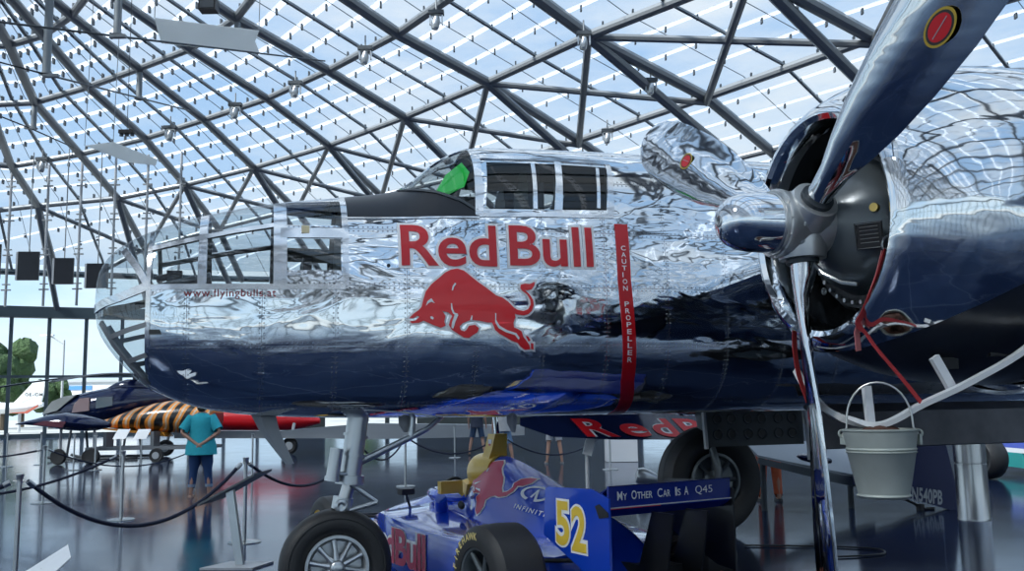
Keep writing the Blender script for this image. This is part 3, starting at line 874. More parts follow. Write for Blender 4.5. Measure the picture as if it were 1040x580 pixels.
MB().tube([on_case(.12,.27)+Vector((.0,0,0)), on_case(.12,.27)+Vector((.02,.01,0))], .02, 12).build('brass_cap', mat('brass', (.55,.38,.12), .3, 1), case)
MB().tube([e+Vector((.03,.03,-.16)), e+Vector((-.0,.08,-.24)), e+Vector((-.04,.16,-.29)), e+Vector((-.06,.25,-.31))], .009, 8).build('bent_pipe', M_steel, case)

# propeller
def blade_mesh(phi):
    er = Vector((0, math.sin(phi), -math.cos(phi))); tt = Vector((0, math.cos(phi), math.sin(phi))); ax = Vector((1, 0, 0))
    st_ = [(.13,.115,.115,58),(.24,.118,.112,58),(.34,.135,.100,50),(.48,.20,.085,40),(.66,.275,.070,31),(.9,.345,.060,24),(1.15,.385,.050,22),(1.4,.39,.040,20),(1.6,.37,.030,19),(1.74,.32,.018,21),(1.83,.245,.010,20),(1.89,.15,.007,20),(1.915,.06,.004,20)]
    rings = []
    for r, ch, th, be in st_:
        b = math.radians(be); c = tt*math.cos(b)+ax*math.sin(b); nrm = ax*math.cos(b)-tt*math.sin(b)
        ring_ = []
        for k in range(20):
            t = 2*PI*k/20
            u = math.cos(t); w = math.sin(t)
            if r > .3: w *= (.55+.45*u) if u < 0 else 1.0
            ring_.append(er*r + c*(u*ch*(.5 if r < .3 else .5)) + nrm*w*th*.5*(1.0 if w > 0 or r < .3 else .45))
        rings.append(ring_)
    return MB().loft([[q+PC for q in r_] for r_ in rings])
PROPX = .05
def prop(v):
    global PC
    PC = Vector((PROPX, v, ENG.z))
    hub = MB()
    hub.lathe([(-.12,.0),(-.12,.135),(-.10,.15),(-.04,.145),(-.02,.14),(.03,.14),(.06,.145),(.085,.152),(.12,.16),(.135,.16),(.14,.145),(.16,.14)], PC, (1,0,0), 48)
    for ph in PHI:
        er = Vector((0, math.sin(ph), -math.cos(ph)))
        hub.tube([PC+er*.04, PC+er*.11, PC+er*.165], [.125,.118,.105], 24)
        for s_ in (1,-1):
            t2 = Vector((0, math.cos(ph), math.sin(ph)))
            hub.tube([PC+er*.10+t2*s_*.09+Vector((-.05,0,0)), PC+er*.10+t2*s_*.09+Vector((.07,0,0))], .018, 10)
    for k in range(12):
        a = 2*PI*k/12; p = PC+Vector((.12,.152*math.cos(a),.152*math.sin(a))); hub.tube([p, p+Vector((.02,0,0))], .009, 6)
    h = hub.build('propeller_hub', mat('cast_aluminium', (.72,.72,.71), .36, .75, noise=12, amt=.12, bump=.15, bd=.004), plane)
    MB().lathe([(.13,.138),(.26,.136),(.32,.128),(.37,.108),(.40,.078),(.415,.04),(.418,.022),(.41,.018),(.41,0)], PC, (1,0,0), 48).build('hub_dome', M_dome, h)
    MB().torus(PC+Vector((.415,0,0)), .022, .008, (1,0,0), 20, 8).build('dome_nut', M_steel, h)
    MB().lathe([(.137,.138),(.137,.150),(.155,.150),(.155,.138)], PC, (1,0,0), 48, cap=False).build('dome_collar', M_steel, h)
    for ph in PHI:
        bl = blade_mesh(ph).build('propeller_blade', M_blade, h)
        er = Vector((0, math.sin(ph), -math.cos(ph)))
        MB().tube([PC+er*.155, PC+er*.185], .075, 24).build('blade_cuff', M_clamp, h)
    return h
M_dome = mat('mirror_dome', (.8,.82,.84), .07, 1, noise=3, amt=.02, bump=.12, bd=.01)
M_blade = chrome('polished_blade', base=(.66,.68,.70), wave=.30, rivets=False, rough=.07, scale=.8)
PHI = [math.radians(a) for a in (2, 122, 242)]
hub1 = prop(2.95)
PHI = [math.radians(a) for a in (20, 140, 260)]
hub2 = prop(-2.95)
# round makers' badges on two blades (plain rings, a bolt across)
PHI = [math.radians(a) for a in (2, 122, 242)]
PC = Vector((PROPX, 2.95, ENG.z))
def badge(phi, r, off, flip, rx, ry, cen):
    er = Vector((0, math.sin(phi), -math.cos(phi))); tt = Vector((0, math.cos(phi), math.sin(phi))); ax = Vector((1,0,0))
    b = math.radians(pchip([(.9,24),(1.15,22),(1.4,20),(1.6,19)], r)); c = tt*math.cos(b)+ax*math.sin(b); nrm = (ax*math.cos(b)-tt*math.sin(b))
    o = PC+er*r+nrm*off+c*cen
    for k, (s_, m_, nm) in enumerate(((1, mat('badge_yellow', (.6,.42,.05), .4), 'maker_badge_rim'), (.86, mat('badge_dark', (.03,.03,.03), .4), 'maker_badge_ring'), (.72, M_red, 'maker_badge'))):
        MB().prism([o+nrm*.0008*k+er*rx*s_*math.cos(2*PI*j/28)+c*ry*s_*math.sin(2*PI*j/28) for j in range(28)], nrm*.0012).build(nm, m_, hub1)
    MB().prism([o+nrm*.004+er*x_*rx+c*y_*ry for x_, y_ in ((-.6,-.1),(.6,0),(.6,.06),(-.6,-.04))], nrm*.0008).build('badge_line', M_grey, hub1)
badge(PHI[1], 1.13, .0262, 1, .085, .055, -.045)
badge(PHI[2], 1.22, .0245, 1, .06, .05, 0)

# hanging hoop below the cowling, with stubs; starboard door with holes; starboard main wheel
def hoop(v, s0, rad, a0, a1, cz, nm):
    mb = MB(); P = []
    for k in range(25):
        a = a0+(a1-a0)*k/24; P.append(Vector((s0+rad*math.cos(a), v, cz+rad*.86*math.sin(a))))
    rg = []
    for i, q in enumerate(P):
        T = (P[min(i+1,24)]-P[max(i-1,0)]).normalized(); U_ = T.cross(Vector((0,1,0))).normalized()*.018; W_ = Vector((0,.03,0))
        rg.append([q-U_-W_, q+U_-W_, q+U_+W_, q-U_+W_])
    mb.loft(rg); return mb.build(nm, M_white, plane), P

def flat_band(pts, w, name, mt, parent, th=.004, side_dir=Vector((0,1,0))):
    mb = MB(); rg = []; pts = [Vector(q) for q in pts]
    for i, q in enumerate(pts):
        T = (pts[min(i+1, len(pts)-1)]-pts[max(i-1, 0)]).normalized()
        W_ = (side_dir - T*side_dir.dot(T)).normalized(); U_ = T.cross(W_)*th/2; W_ = W_*w/2
        rg.append([q-U_-W_, q+U_-W_, q+U_+W_, q-U_+W_])
    return mb.loft(rg).build(name, mt, parent)
def smooth_path(pts, k=6):
    pts = [Vector(q) for q in pts]; out = []
    for i in range(len(pts)-1):
        p0 = pts[max(i-1,0)]; p1 = pts[i]; p2 = pts[i+1]; p3 = pts[min(i+2, len(pts)-1)]
        for j in range(k):
            t = j/k
            out.append(.5*((2*p1)+(p2-p0)*t+(2*p0-5*p1+4*p2-p3)*t*t+(3*p1-p0-3*p2+p3)*t**3))
    out.append(pts[-1]); return out
HV = 3.5
HOOP = [(-.10,2.62,1.60),(-.08,2.72,1.52),(-.058,2.9,1.412),(-.01,3.1,1.37),(-.055,3.3,1.345),(-.19,3.4,1.428),(-.341,3.5,1.514),(-.62,3.52,1.65),(-.9,3.52,1.86)]
hp = flat_band(smooth_path(HOOP), .03, 'white_hoop', M_white, plane, .022)
flat_band([(-.03,3.25,1.507),(-.04,3.25,1.345)], .035, 'hoop_stub', M_white, hp, .022, Vector((1,0,0)))
flat_band([(-.225,3.44,1.62),(-.31,3.44,1.475)], .04, 'hoop_stub', M_white, hp, .022, Vector((1,0,0)))
# red straps: a thing tied over the cowling lip, it holds the hoop
strap = thing('red_strap', 'faded red webbing strap tied over the lip of the engine cowling', 'strap', AO + Matrix.Rotation(AYAW,3,'Z') @ Vector((-.30, 3.24, 2.06)), AYAW)
def L_(q): return Vector(q)-Vector((-.30, 3.24, 2.06))
M_strap = mat('red_webbing', (.42,.03,.035), .8); M_strap2 = mat('pink_webbing', (.62,.20,.20), .8)
flat_band([L_(q) for q in ((-.128,3.30,2.085),(-.11,3.27,1.98),(-.06,3.235,1.83),(-.03,3.21,1.74),(-.04,3.2,1.66))], .03, 'faded_strap', M_strap2, strap, .004, Vector((1,.2,.3)))
flat_band(smooth_path([L_(q) for q in ((-.125,3.32,2.09),(-.10,3.29,1.98),(-.045,3.25,1.83),(-.02,3.235,1.775),(-.06,3.235,1.73),(-.06,3.30,1.66),(-.13,3.37,1.52),(-.19,3.40,1.42))]), .028, 'strap_run', M_strap, strap, .004, Vector((1,.2,.3)))
MB().torus(L_((-.135,3.31,2.12)), .03, .005, (1,0,.2), 16, 6).build('wire_hook', M_steel, strap)
MB().tube([L_((-.12,3.34,2.04)), L_((-.11,3.345,1.95))], .012, 8).build('blue_tag', mat('blue_plastic', (.01,.2,.6), .4), strap)
strap2 = thing('red_strap', 'short red strap hanging behind the lower propeller blade', 'strap', AO + Matrix.Rotation(AYAW,3,'Z') @ Vector((.0, 2.80, 1.80)), AYAW)
flat_band(smooth_path([(.0,-.02,-.02),(.01,-.01,-.12),(.0,.0,-.24),(-.02,.03,-.36)]), .028, 'strap_run', M_strap, strap2, .004, Vector((1,.2,.3)))

# starboard gear: door with lightening holes, main wheel
M_door = mat('door_grey', (.06,.07,.075), .5, .2)
d = MB(); x0_, x1_, z0_, z1_ = -2.28, -3.50, .97, 1.62
d.box(((x0_+x1_)/2, -2.60, (z0_+z1_)/2), (abs(x1_-x0_), .02, z1_-z0_)); dr = d.build('gear_door', M_door, plane)
for r_ in range(2):
    for c_ in range(6):
        cx_ = x0_-.16-c_*.17-(c_//2)*.035; cz_ = z0_+.13+r_*.165
        MB().torus((cx_, -2.588, cz_), .052, .010, (0,1,0), 20, 8).build('hole_flange', M_door, dr)
        MB().lathe([(0,0),(.002,.047)], (cx_, -2.589, cz_), (0,1,0), 20, cap=False).build('lightening_hole', M_black, dr)
flat_band([(x0_, -2.56, z0_-.02), (x0_+.03, -2.56, z1_)], .05, 'door_edge', M_grey, dr, .03)
flat_band(smooth_path([(-3.33,-2.5,1.70),(-3.45,-2.5,1.45),(-3.50,-2.5,1.15),(-3.51,-2.5,.80)]), .05, 'door_edge', M_white, dr, .04)
def main_wheel(v):
    c = Vector((-2.5, v, .595)); ty = MB()
    ty.lathe([(-.13,.30),(-.18,.36),(-.205,.45),(-.18,.54),(-.1,.585),(0,.595),(.1,.585),(.18,.54),(.205,.45),(.18,.36),(.13,.30)], c, (0,1,0), 56, cap=False)
    for a in (-.06,.06): ty.torus(c+Vector((0,a,0)), .587, .006, (0,1,0), 56, 6)
    t_ = ty.build('main_tyre', M_rubber, plane)
    w = MB(); w.lathe([(.13,.29),(.16,.30),(.165,.27),(.08,.25),(.06,.12),(.10,.11),(.12,.0)], c, (0,1,0), 40, cap=False)
    w.lathe([(-.13,.29),(-.16,.30),(-.1,.25),(-.1,.0)], c, (0,1,0), 40, cap=False)
    for k in range(8):
        a = 2*PI*k/8; d_ = Vector((math.cos(a),0,math.sin(a))); w.tube([c+Vector((0,.10,0))+d_*.1, c+Vector((0,.12,0))+d_*.26], .022, 8)
    w.build('main_wheel', M_case, t_)
    l_ = MB(); l_.tube([c+Vector((0,.2,0)), c+Vector((-.0,.22,.12)), c+Vector((.05,.10,.5))], .045, 12); l_.tube([c+Vector((.05,.10,.45)), c+Vector((.15,.05,1.15))], .085, 16); l_.tube([c+Vector((0,0,0)), c+Vector((0,.22,0))], .05, 12)
    l_.build('main_leg', M_case, plane)
main_wheel(-2.95); main_wheel(2.95)

# bucket
bk = thing('metal_bucket', 'galvanised metal bucket hanging by its bail under the engine', 'bucket', AO + Matrix.Rotation(AYAW,3,'Z') @ Vector((-.03, 3.32, 1.045)), AYAW)
M_zinc = mat('galvanised', (.50,.53,.48), .5, .4, noise=9, amt=.22)
bk.scale = (.96,.96,.96)
B = MB(); prof = [(0,.0),(0,.100),(.012,.112),(.02,.106),(.19,.140),(.197,.147),(.203,.141),(.209,.147),(.216,.142),(.283,.154),(.288,.160),(.293,.160),(.295,.153),(.288,.150),(.02,.103),(.015,0)]
B.lathe(prof, (0,0,0), (0,0,1), 56, cap=False); B.build('bucket_body', M_zinc, bk)
bd = Vector((.79,-.61,0)).normalized()
b_ = MB(); P = [bd*.152+Vector((0,0,.272))]
for k in range(17):
    a = PI*k/16; P.append(bd*(.135*math.cos(a))+Vector((0,0,.30+.195*math.sin(a)**.85)))
P.append(-bd*.152+Vector((0,0,.272))); b_.tube(P, .0045, 8); b_.build('bail', mat('bail_wire', (.6,.6,.57), .35, .8), bk)
for s_ in (1,-1):
    q = MB(); q.torus(bd*s_*.155+Vector((0,0,.275)), .014, .005, Vector((-bd.y,bd.x,0)), 16, 6); q.box(bd*s_*.150+Vector((0,0,.25)), (.012,.04,.045)); q.build('ear', M_zinc, bk)
q = MB(); random.seed(3)
for k in range(9):
    a = random.random()*6.28; r = random.random()*.09; q.ball((r*math.cos(a), r*math.sin(a), .262+random.random()*.02), (.045,.04,.03), 8, 6)
q.lathe([(.24,0),(.245,.14)], (0,0,0), (0,0,1), 24, cap=False); q.build('dark_rags', mat('dark_rag', (.10,.045,.03), .9), bk)

# ------------------------------------------------------------------ the racing car
CO = Vector((.585, 6.687, 0)); CYAW = 2.119
car = thing('racing_car', 'blue single-seat racing car number 52 with yellow roll hoop, parked under the aircraft', 'racing car', CO, CYAW)
M_blue = mat('racing_blue', (.008, .06, .52), .16, coat=1.0)
M_bluedk = mat('wing_navy', (.008, .018, .14), .25, coat=.6)
M_carbon = mat('carbon', (.012,.013,.015), .3, coat=.4)
M_yellow = mat('hoop_yellow', (.85,.55,.08), .35, coat=.4)
M_crim = mat('crimson_decal', (.55,.012,.07), .35, coat=.3)
COVER = Shape([(1.60,.98),(1.5,1.03),(1.30,1.045),(1.10,1.02),(.8,.95),(.4,.83),(0,.72),(-.3,.62),(-.5,.52)], [(1.6,.12),(-.5,.14)],
              [(1.60,.26),(1.2,.36),(.6,.37),(.1,.30),(-.5,.14)], [(1.6,.40),(.5,.36),(-.5,.3)], 1.45)
TUB = Shape([(4.15,.22),(4.05,.30),(3.6,.42),(3.1,.54),(2.6,.64),(2.3,.69),(1.7,.70),(1.3,.68)], [(4.15,.16),(3.8,.14),(3,.12),(1.3,.1)],
            [(4.15,.04),(4.05,.10),(3.6,.14),(3.0,.20),(2.4,.29),(2.0,.34),(1.3,.38)], [(4.15,.19),(3,.33),(1.3,.4)], 2.6)
body = MB(); body.loft([[COVER.th(x, 2*PI*k/40+1e-3) for k in range(40)] for x in [1.60-.07*i for i in range(31)]]); body.build('engine_cover', M_blue, car)
tub = MB(); tub.loft([[TUB.th(x, 2*PI*k/40+1e-3) for k in range(40)] for x in [4.15,4.12,4.08]+[4.0-.1*i for i in range(28)]]); tb = tub.build('monocoque', M_blue, car)
# cockpit opening with its raised blue rim, screen and headrest
q = MB(); q.torus((1.98,0,.690), .235, .045, (0,0,1), 40, 10); 
for i in range(len(q.v)):
    v = q.v[i]; v.x = 1.98+(v.x-1.98)*1.75
    if v.x > 2.2: v.z += .0
q.build('cockpit_rim', M_blue, car)
q = MB(); q.lathe([(0,0),(.001,.20)], (0,0,0), (0,0,1), 36, cap=False)
for v in q.v: v.x = 1.98+v.x*1.75; v.z = .722
q.build('cockpit_opening', M_black, car)
q = MB(); q.torus((2.22,0,.715), .11, .014, (.9,0,.4), 24, 8); q.build('steering_wheel', M_black, car)
q = MB(); q.loft([[(1.62+.10*k, y, z) for y, z in ((-.19,.70),(-.17,.80+.03*k),(0,.84+.03*k),(.17,.80+.03*k),(.19,.70))] for k in (0,1)]); q.build('headrest', M_yellow, car)
for s_ in (1,-1):
    q = MB(); q.box((1.62, s_*.33, .79), (.06,.2,.10)); q.tube([(1.62,s_*.28,.78),(1.60,s_*.22,.72)], .015, 8); q.build('mirror', M_yellow if s_ > 0 else M_blue, car)
# roll hoop and camera pod
q = MB(); q.loft([[(x, w*math.cos(2*PI*k/24), z+h*math.sin(2*PI*k/24)) for k in range(24)] for x, w, h, z in ((1.66,.15,.15,.90),(1.60,.165,.16,.90),(1.48,.165,.155,.90),(1.35,.13,.12,.92))]); q.build('air_intake', M_yellow, car)
q = MB(); q.lathe([(0,0),(.002,.12)], (1.662,0,.90), (1,0,0), 24, cap=False); q.build('intake_opening', M_black, car)
q = MB(); q.loft([[(1.52-.03*t, -.09+.015*t, z), (1.40-.03*t, -.09+.015*t, z), (1.40-.03*t, .09-.015*t, z), (1.52-.03*t, .09-.015*t, z)] for t, z in ((0,1.0),(1.2,1.10),(2.2,1.22))]); cp = q.build('camera_pod', M_yellow, car)
MB().box((1.41,.064,1.14), (.055,.006,.07)).build('pod_badge', M_whited, cp)
MB().box((1.41,.066,1.125), (.03,.006,.03)).build('pod_badge_red', M_crim, cp)
# side pods
for s_ in (1, -1):
    q = MB(); rg = []
    for x_, yo, zt, yi, zi in ((2.65,.52,.42,.22,.46),(2.45,.66,.52,.24,.56),(2.10,.76,.585,.26,.63),(1.7,.79,.56,.30,.60),(1.1,.79,.525,.36,.555),(.5,.76,.50,.36,.52),(.15,.68,.48,.28,.52),(-.1,.50,.45,.2,.48)):
        rg.append([(x_, s_*y, z) for y, z in ((.1,.10),(yo-.10,.09),(yo-.03,.12),(yo,.18),(yo,zt-.05),(yo-.012,zt-.012),(yo-.05,zt),(yi+.12,zi-.02),(yi,zi),(.1,zi))])
    q.loft(rg); q.build('side_pod', M_blue, car, sharp=28)
    q = MB(); q.box((2.66, s_*.38, .30), (.02,.26,.22)); q.build('radiator_inlet', M_black, car)
    MB().tube([(1.0,s_*.74,.536),(.16,s_*.62,.49)], .004, 6).build('pod_edge_line', M_whited, car)
# black cooling openings on the flank
MB().ball((1.42,.335,.66), (.05,.02,.035), 14, 8).build('cooling_hole', M_black, car)
MB().tube([(1.72,.36,.62),(1.66,.40,.70)], [.06,.05], 14).build('exhaust_bulge', M_blue, car)
# decals on the flank
pod = lambda off: (lambda x, h: Vector((x, .79+off if 1.1 <= x <= 1.7 else (.79+off-(x-1.7)*.075 if x > 1.7 else .79+off-(1.1-x)*.05), h)))
put_text('RedBull', 2.30, 1.13, .20, .495, pod(.004), M_whited, car, 'side_lettering_border', .10, .95, (.2,.5))
put_text('RedBull', 2.30, 1.13, .205, .49, pod(.010), M_crim, car, 'side_lettering', .030, .95, (.2,.5))
cov = lambda off: (lambda x, h: COVER.sh(x, h, 1, off))
CB = [(70,200),(75,175),(100,150),(140,135),(180,130),(195,150),(205,190),(225,225),(250,260),(265,300),(275,340),(290,370),(315,360),(330,330),(325,300),(345,270),(380,262),(412,270),(405,300),(375,320),(350,320),(345,360),(320,395),(280,405),(255,395),(230,405),(205,430),(210,480),(195,530),(180,545),(160,510),(150,450),(130,415),(150,385),(110,380),(85,385),(60,365),(50,330),(25,345),(35,310),(15,300),(50,275),(40,260),(65,240)]
def cbmap(fn):
    def m_(u, v):
        px = 480+u/7.25; py = 450-v/7.25
        x = 1.60-(px-480)*.0160; h = min(1.035, 1.00-(py-468)*.0071+(px-495)*.0006)
        t = COVER.sec(x)[0]; return fn(x, min(h, t-.008))
    return m_
decal('bull_border', poly2d([[bx(q) for q in CB]], 7), cbmap(cov(.004)), M_whited, car, (20, 12))
decal('bull_emblem', poly2d([[bx(q) for q in CB]]), cbmap(cov(.008)), M_crim, car, (20, 12))
for h_ in ([[(120,-195),(128,-185),(130,-215),(122,-225)], [(60,-310),(120,-290),(112,-300),(66,-322)], [(90,-345),(140,-352),(150,-372),(138,-366),(96,-356)], [(60,-345),(70,-335),(95,-372),(80,-372)]]): decal('bull_highlight', poly2d([h_]), cbmap(cov(.011)), M_whited, car, (20,12))
put_text('INFINITI', .74, .38, .685, .715, lambda x, h: COVER.sh(x, h-(.74-x)*.10, 1, .006), M_whited, car, 'maker_lettering', .02, 1.35, (.2,.02))
def oval():
    o_, i_ = [], []
    for k in range(33):
        a = -1.15+ (2*PI-.78)*k/32 - .0
        o_.append((1.0*math.cos(a), .62*math.sin(a))); i_.append((.80*math.cos(a)+.03, .45*math.sin(a)+.03))
    return [o_+i_[::-1], [(-.18,-.30),(.02,.38),(.10,.38),(.42,-.58),(.22,-.60),(.05,.05),(-.02,-.34)]]
decal('maker_emblem', poly2d(oval()), lambda u, v: COVER.sh(.60-u*.155, .79+v*.08+(-u)*.012, 1, .006), M_whited, car, (.2,.1))
# white flash near the rear wheel
put_text('AWW', .25, .02, .47, .53, lambda x, h: COVER.sh(x, h, 1, .03), M_whited, car, 'small_sponsor_mark', .02, 1, None)
# wheels
def race_wheel(x, y, r, w, front, s_):
    c = Vector((x, y, r)); A = (0, s_, 0); ri = .205
    T_ = MB().lathe([(-w/2,ri),(-w/2-.002,ri+.06),(-w/2+.012,r-.035),(-w/2+.045,r-.006),(0,r),(w/2-.045,r-.006),(w/2-.012,r-.035),(w/2+.002,ri+.06),(w/2,ri)], c, A, 56, cap=False).build('race_tyre', M_rubber, car)
    W = MB(); W.lathe([(w/2-.005,ri),(w/2-.012,ri-.015),(w/2-.05,ri-.03),(-w/2+.01,ri-.02),(-w/2+.01,ri)], c, A, 48, cap=False)
    for k in range(6):
        a = 2*PI*k/6; d_ = Vector((math.cos(a),0,math.sin(a)))
        W.tube([c+d_*.03+Vector((0,s_*(w/2-.07),0)), c+d_*(ri-.02)+Vector((0,s_*(w/2-.03),0))], [.022,.016], 8)
    W.build('wheel_rim', M_yellow if front else M_case, T_)
    MB().lathe([(w/2-.09,.05),(w/2-.03,.045),(w/2-.02,.02),(w/2-.02,0)], c, A, 20).build('wheel_nut', M_yellow if front else M_black, T_)
    MB().lathe([(-w/2+.05,.14),(-w/2+.05,0)], c, A, 24).build('brake_drum', M_black, T_)
    return T_, c
rl, rlc = race_wheel(0, .82, .345, .36, False, 1); race_wheel(0, -.82, .345, .36, False, -1)
race_wheel(3.05, .83, .325, .25, True, 1); race_wheel(3.05, -.83, .325, .25, True, -1)
# raised yellow word round the near rear tyre
def arc_text(word, c, y, r, a0, da, size, mt, parent, name):
    for i, ch_ in enumerate(word):
        a = a0 + da*i
        vs, fs = text2d(ch_, .03); b0 = bbox(vs); w_ = b0[1]-b0[0]
        er = Vector((math.cos(a), 0, math.sin(a))); et = Vector((-math.sin(a), 0, math.cos(a)))*(1 if da > 0 else -1)
        decal(name, (vs, fs), lambda u, v: c+Vector((0,y,0))+er*(r+v*size)+et*((u-b0[0]-w_/2)*size), mt, parent)
M_ylet = mat('tyre_yellow', (.75,.62,.25), .6)
arc_text('FIREHAWK', rlc, .184, .255, math.radians(12), math.radians(11.5), .062, M_ylet, rl, 'tyre_lettering')
rr = [o for o in bpy.data.objects if o.name.startswith('race_tyre')]
arc_text('Firestone', Vector((0,-.82,.345)), .184, .262, math.radians(120), math.radians(-10), .06, M_whited, [o for o in rr][1], 'tyre_lettering')
# suspension
for s_ in (1,-1):
    q = MB()
    for a_, b_ in (((3.3,.16,.42),(3.06,.70,.46)),((2.75,.22,.44),(3.02,.70,.46)),((3.3,.16,.18),(3.06,.70,.2)),((2.75,.22,.18),(3.02,.70,.2)),((2.9,.2,.5),(3.05,.68,.25)),((.5,.2,.42),(.02,.66,.44)),((-.3,.12,.42),(-.02,.66,.44)),((.5,.2,.16),(.02,.66,.18)),((-.3,.12,.16),(-.02,.66,.18)),((0,.1,.34),(0,.68,.345))):
        q.tube([(a_[0],s_*a_[1],a_[2]),(b_[0],s_*b_[1],b_[2])], .014, 8)
    q.build('suspension_arms', M_black, car)
q = MB(); q.box((2.12,.50,.73), (.10,.12,.05)); q.tube([(2.12,.50,.71),(2.12,.45,.56)], .012, 8); q.build('black_bracket', M_black, car)
q = MB(); q.box((-.35,0,.28), (.7,.26,.3)); q.tube([(-.6,0,.3),(-.95,0,.32)], .07, 12); q.build('gearbox', M_black, car)
q = MB(); q.tube([(-.8,-.36,.34),(-.86,-.36,.34)], .035, 12); q.build('rear_lamp', mat('amber_lens', (.8,.2,.1), .3), car)
for y_ in (.14,-.14):
    q = MB(); q.prism([(-.55,y_,.3),(-.75,y_,.78),(-.95,y_,.78),(-.85,y_,.3)], (0,.012,0)); q.build('wing_support', M_carbon, car)
# rear wing
def element(x0, z0, x1, z1, th, y0, y1, nm, mt, camber=.0):
    rg = []
    for y_ in (y0, y1):
        r = []
        for k in range(20):
            t = 2*PI*k/20; u = (1-math.cos(t))/2; P0 = Vector((x0,0,z0)).lerp(Vector((x1,0,z1)), u); n_ = Vector((-(z1-z0),0,(x1-x0))).normalized()
            r.append(P0 + n_*(math.sin(t)*th*(1-u*.6)+camber*u*(1-u)) + Vector((0,y_,0)))
        rg.append(r)
    return MB().loft(rg).build(nm, mt, car)
element(-.12,.80,-.55,.84,.02,-.5,.5,'wing_main_plane',M_bluedk,.05)
fl_ = element(-.50,.825,-.78,.955,.012,-.5,.5,'wing_flap',M_bluedk,.03)
# flap back face: a flat board carrying the words
q = MB(); q.prism([(-.775,-.5,.955),(-.775,.5,.955),(-.765,.5,.82),(-.765,-.5,.82)], (.015,0,0)); q.build('wing_board', mat('board_blue', (.008,.025,.25), .25, coat=.6), car)
q = MB(); q.prism([(-.770,-.5,.815),(-.770,.5,.815),(-.70,.5,.765),(-.70,-.5,.765)], (.01,0,.006)); q.build('wing_lower_board', mat('board_blue2', (.008,.03,.30), .25, coat=.6), car)
q = MB(); q.tube([(-.776,.5,.824),(-.776,-.5,.824)], .004, 6); q.build('silver_line', M_grey, car)
q = MB(); q.tube([(-.776,.5,.818),(-.776,.1,.818)], .003, 6); q.build('red_line', M_crim, car)
def bk_(y, h): return Vector((-.780, y, h))
M_cream = mat('cream_letter', (.72,.76,.80), .4)
xs_ = .43
for wd, a_, b_, hh in (('M',.44,.40,.046),('Y',.395,.365,.034),('O',.33,.29,.046),('THER',.285,.165,.036),('C',.125,.085,.046),('AR',.08,.02,.036),('I',-.02,-.035,.046),('S',-.04,-.065,.036),('A',-.095,-.13,.046)):
    put_text(wd, a_, b_, .868, .868+hh*1.15, bk_, M_cream, car, 'wing_lettering', .01)
put_text('Q', -.19, -.245, .862, .92, bk_, M_cream, car, 'wing_lettering', -.005)
put_text('45', -.25, -.335, .872, .918, bk_, M_cream, car, 'wing_lettering', -.005)
for s_ in (1,-1):
    q = MB(); y_ = s_*.5
    q.prism([(-.10,y_,.90),(-.14,y_,.915),(-.62,y_,.93),(-.79,y_,.885),(-.79,y_,.36),(-.62,y_,.38),(-.07,y_,.60)], (0,s_*.016,0)); ep = q.build('wing_endplate', M_blue if s_ > 0 else M_carbon, car)
    if s_ > 0:
        MB().prism([(-.66,y_+.017,.83),(-.70,y_+.017,.845),(-.79,y_+.017,.80),(-.79,y_+.017,.775),(-.70,y_+.017,.76)], (0,.006,0)).build('plate_bracket', M_black, ep)
ep_ = lambda off: (lambda x, h: Vector((x, .516+off, h)))
M_y52 = mat('number_yellow', (.85,.58,.06), .4)
for off, edge, mt, nm in ((.002,.085,M_whited,'race_number_border'), (.005,.03,M_y52,'race_number')):
    for ch_, xa, xb, za, zb in (('5',-.225,-.375,.555,.835), ('2',-.40,-.555,.535,.815)):
        e_ = .014 if nm.endswith('border') else 0
        put_text(ch_, xa+e_, xb-e_, za-e_, zb+e_, ep_(off), mt, car, nm, edge)
# floor and front wing
q = MB(); q.prism([(2.7,.35,.05),(2.2,.76,.05),(.3,.72,.05),(-.3,.4,.05),(-.3,-.4,.05),(.3,-.72,.05),(2.2,-.76,.05),(2.7,-.35,.05)], (0,0,.05)); q.build('underfloor', M_carbon, car)
element(4.05,.12,3.65,.16,.02,-.72,.72,'front_wing',M_blue)
for s_ in (1,-1):
    MB().prism([(4.1,s_*.72,.06),(4.0,s_*.72,.24),(3.6,s_*.72,.26),(3.55,s_*.72,.06)], (0,.012,0)).build('front_endplate', M_blue, car)
    MB().prism([(3.95,s_*.07,.14),(3.75,s_*.07,.14),(3.75,s_*.07,.28),(3.95,s_*.07,.24)], (0,.01,0)).build('wing_pylon', M_blue, car)
# red and white patches on the nose
put_text('R', 3.50, 3.28, .36, .45, lambda x, h: TUB.sh(x, h, 1, .004), M_crim, car, 'nose_letter', .04)

# ------------------------------------------------------------------ barriers
M_rope = mat('navy_rope', (.008,.012,.035), .75)
M_base = mat('stand_base', (.42,.43,.42), .25, 1)
def stanchion(x, y, label, h=.93, group='steel rope posts'):
    t = thing('barrier_post', label, 'barrier post', (x, y, 0), 0, group)
    MB().lathe([(0,0),(0,.18),(.008,.18),(.016,.16),(.022,.03),(.022,0)], (0,0,0), (0,0,1), 32).build('post_base', M_base, t)
    MB().tube([(0,0,.015),(0,0,h-.05)], .021, 16).build('post_tube', M_steel, t)
    MB().lathe([(0,.024),(.0,.030),(.045,.030),(.055,.034),(.075,.034),(.078,.0)], (0,0,h-.078), (0,0,1), 20).build('post_cap', M_steel, t)
    q = MB()
    for a in range(4): q.torus((.042*math.cos(a*PI/2), .042*math.sin(a*PI/2), h-.06), .012, .004, (0,0,1), 12, 6)
    q.build('rope_ring', M_steel, t)
    return Vector((x, y, h-.07))
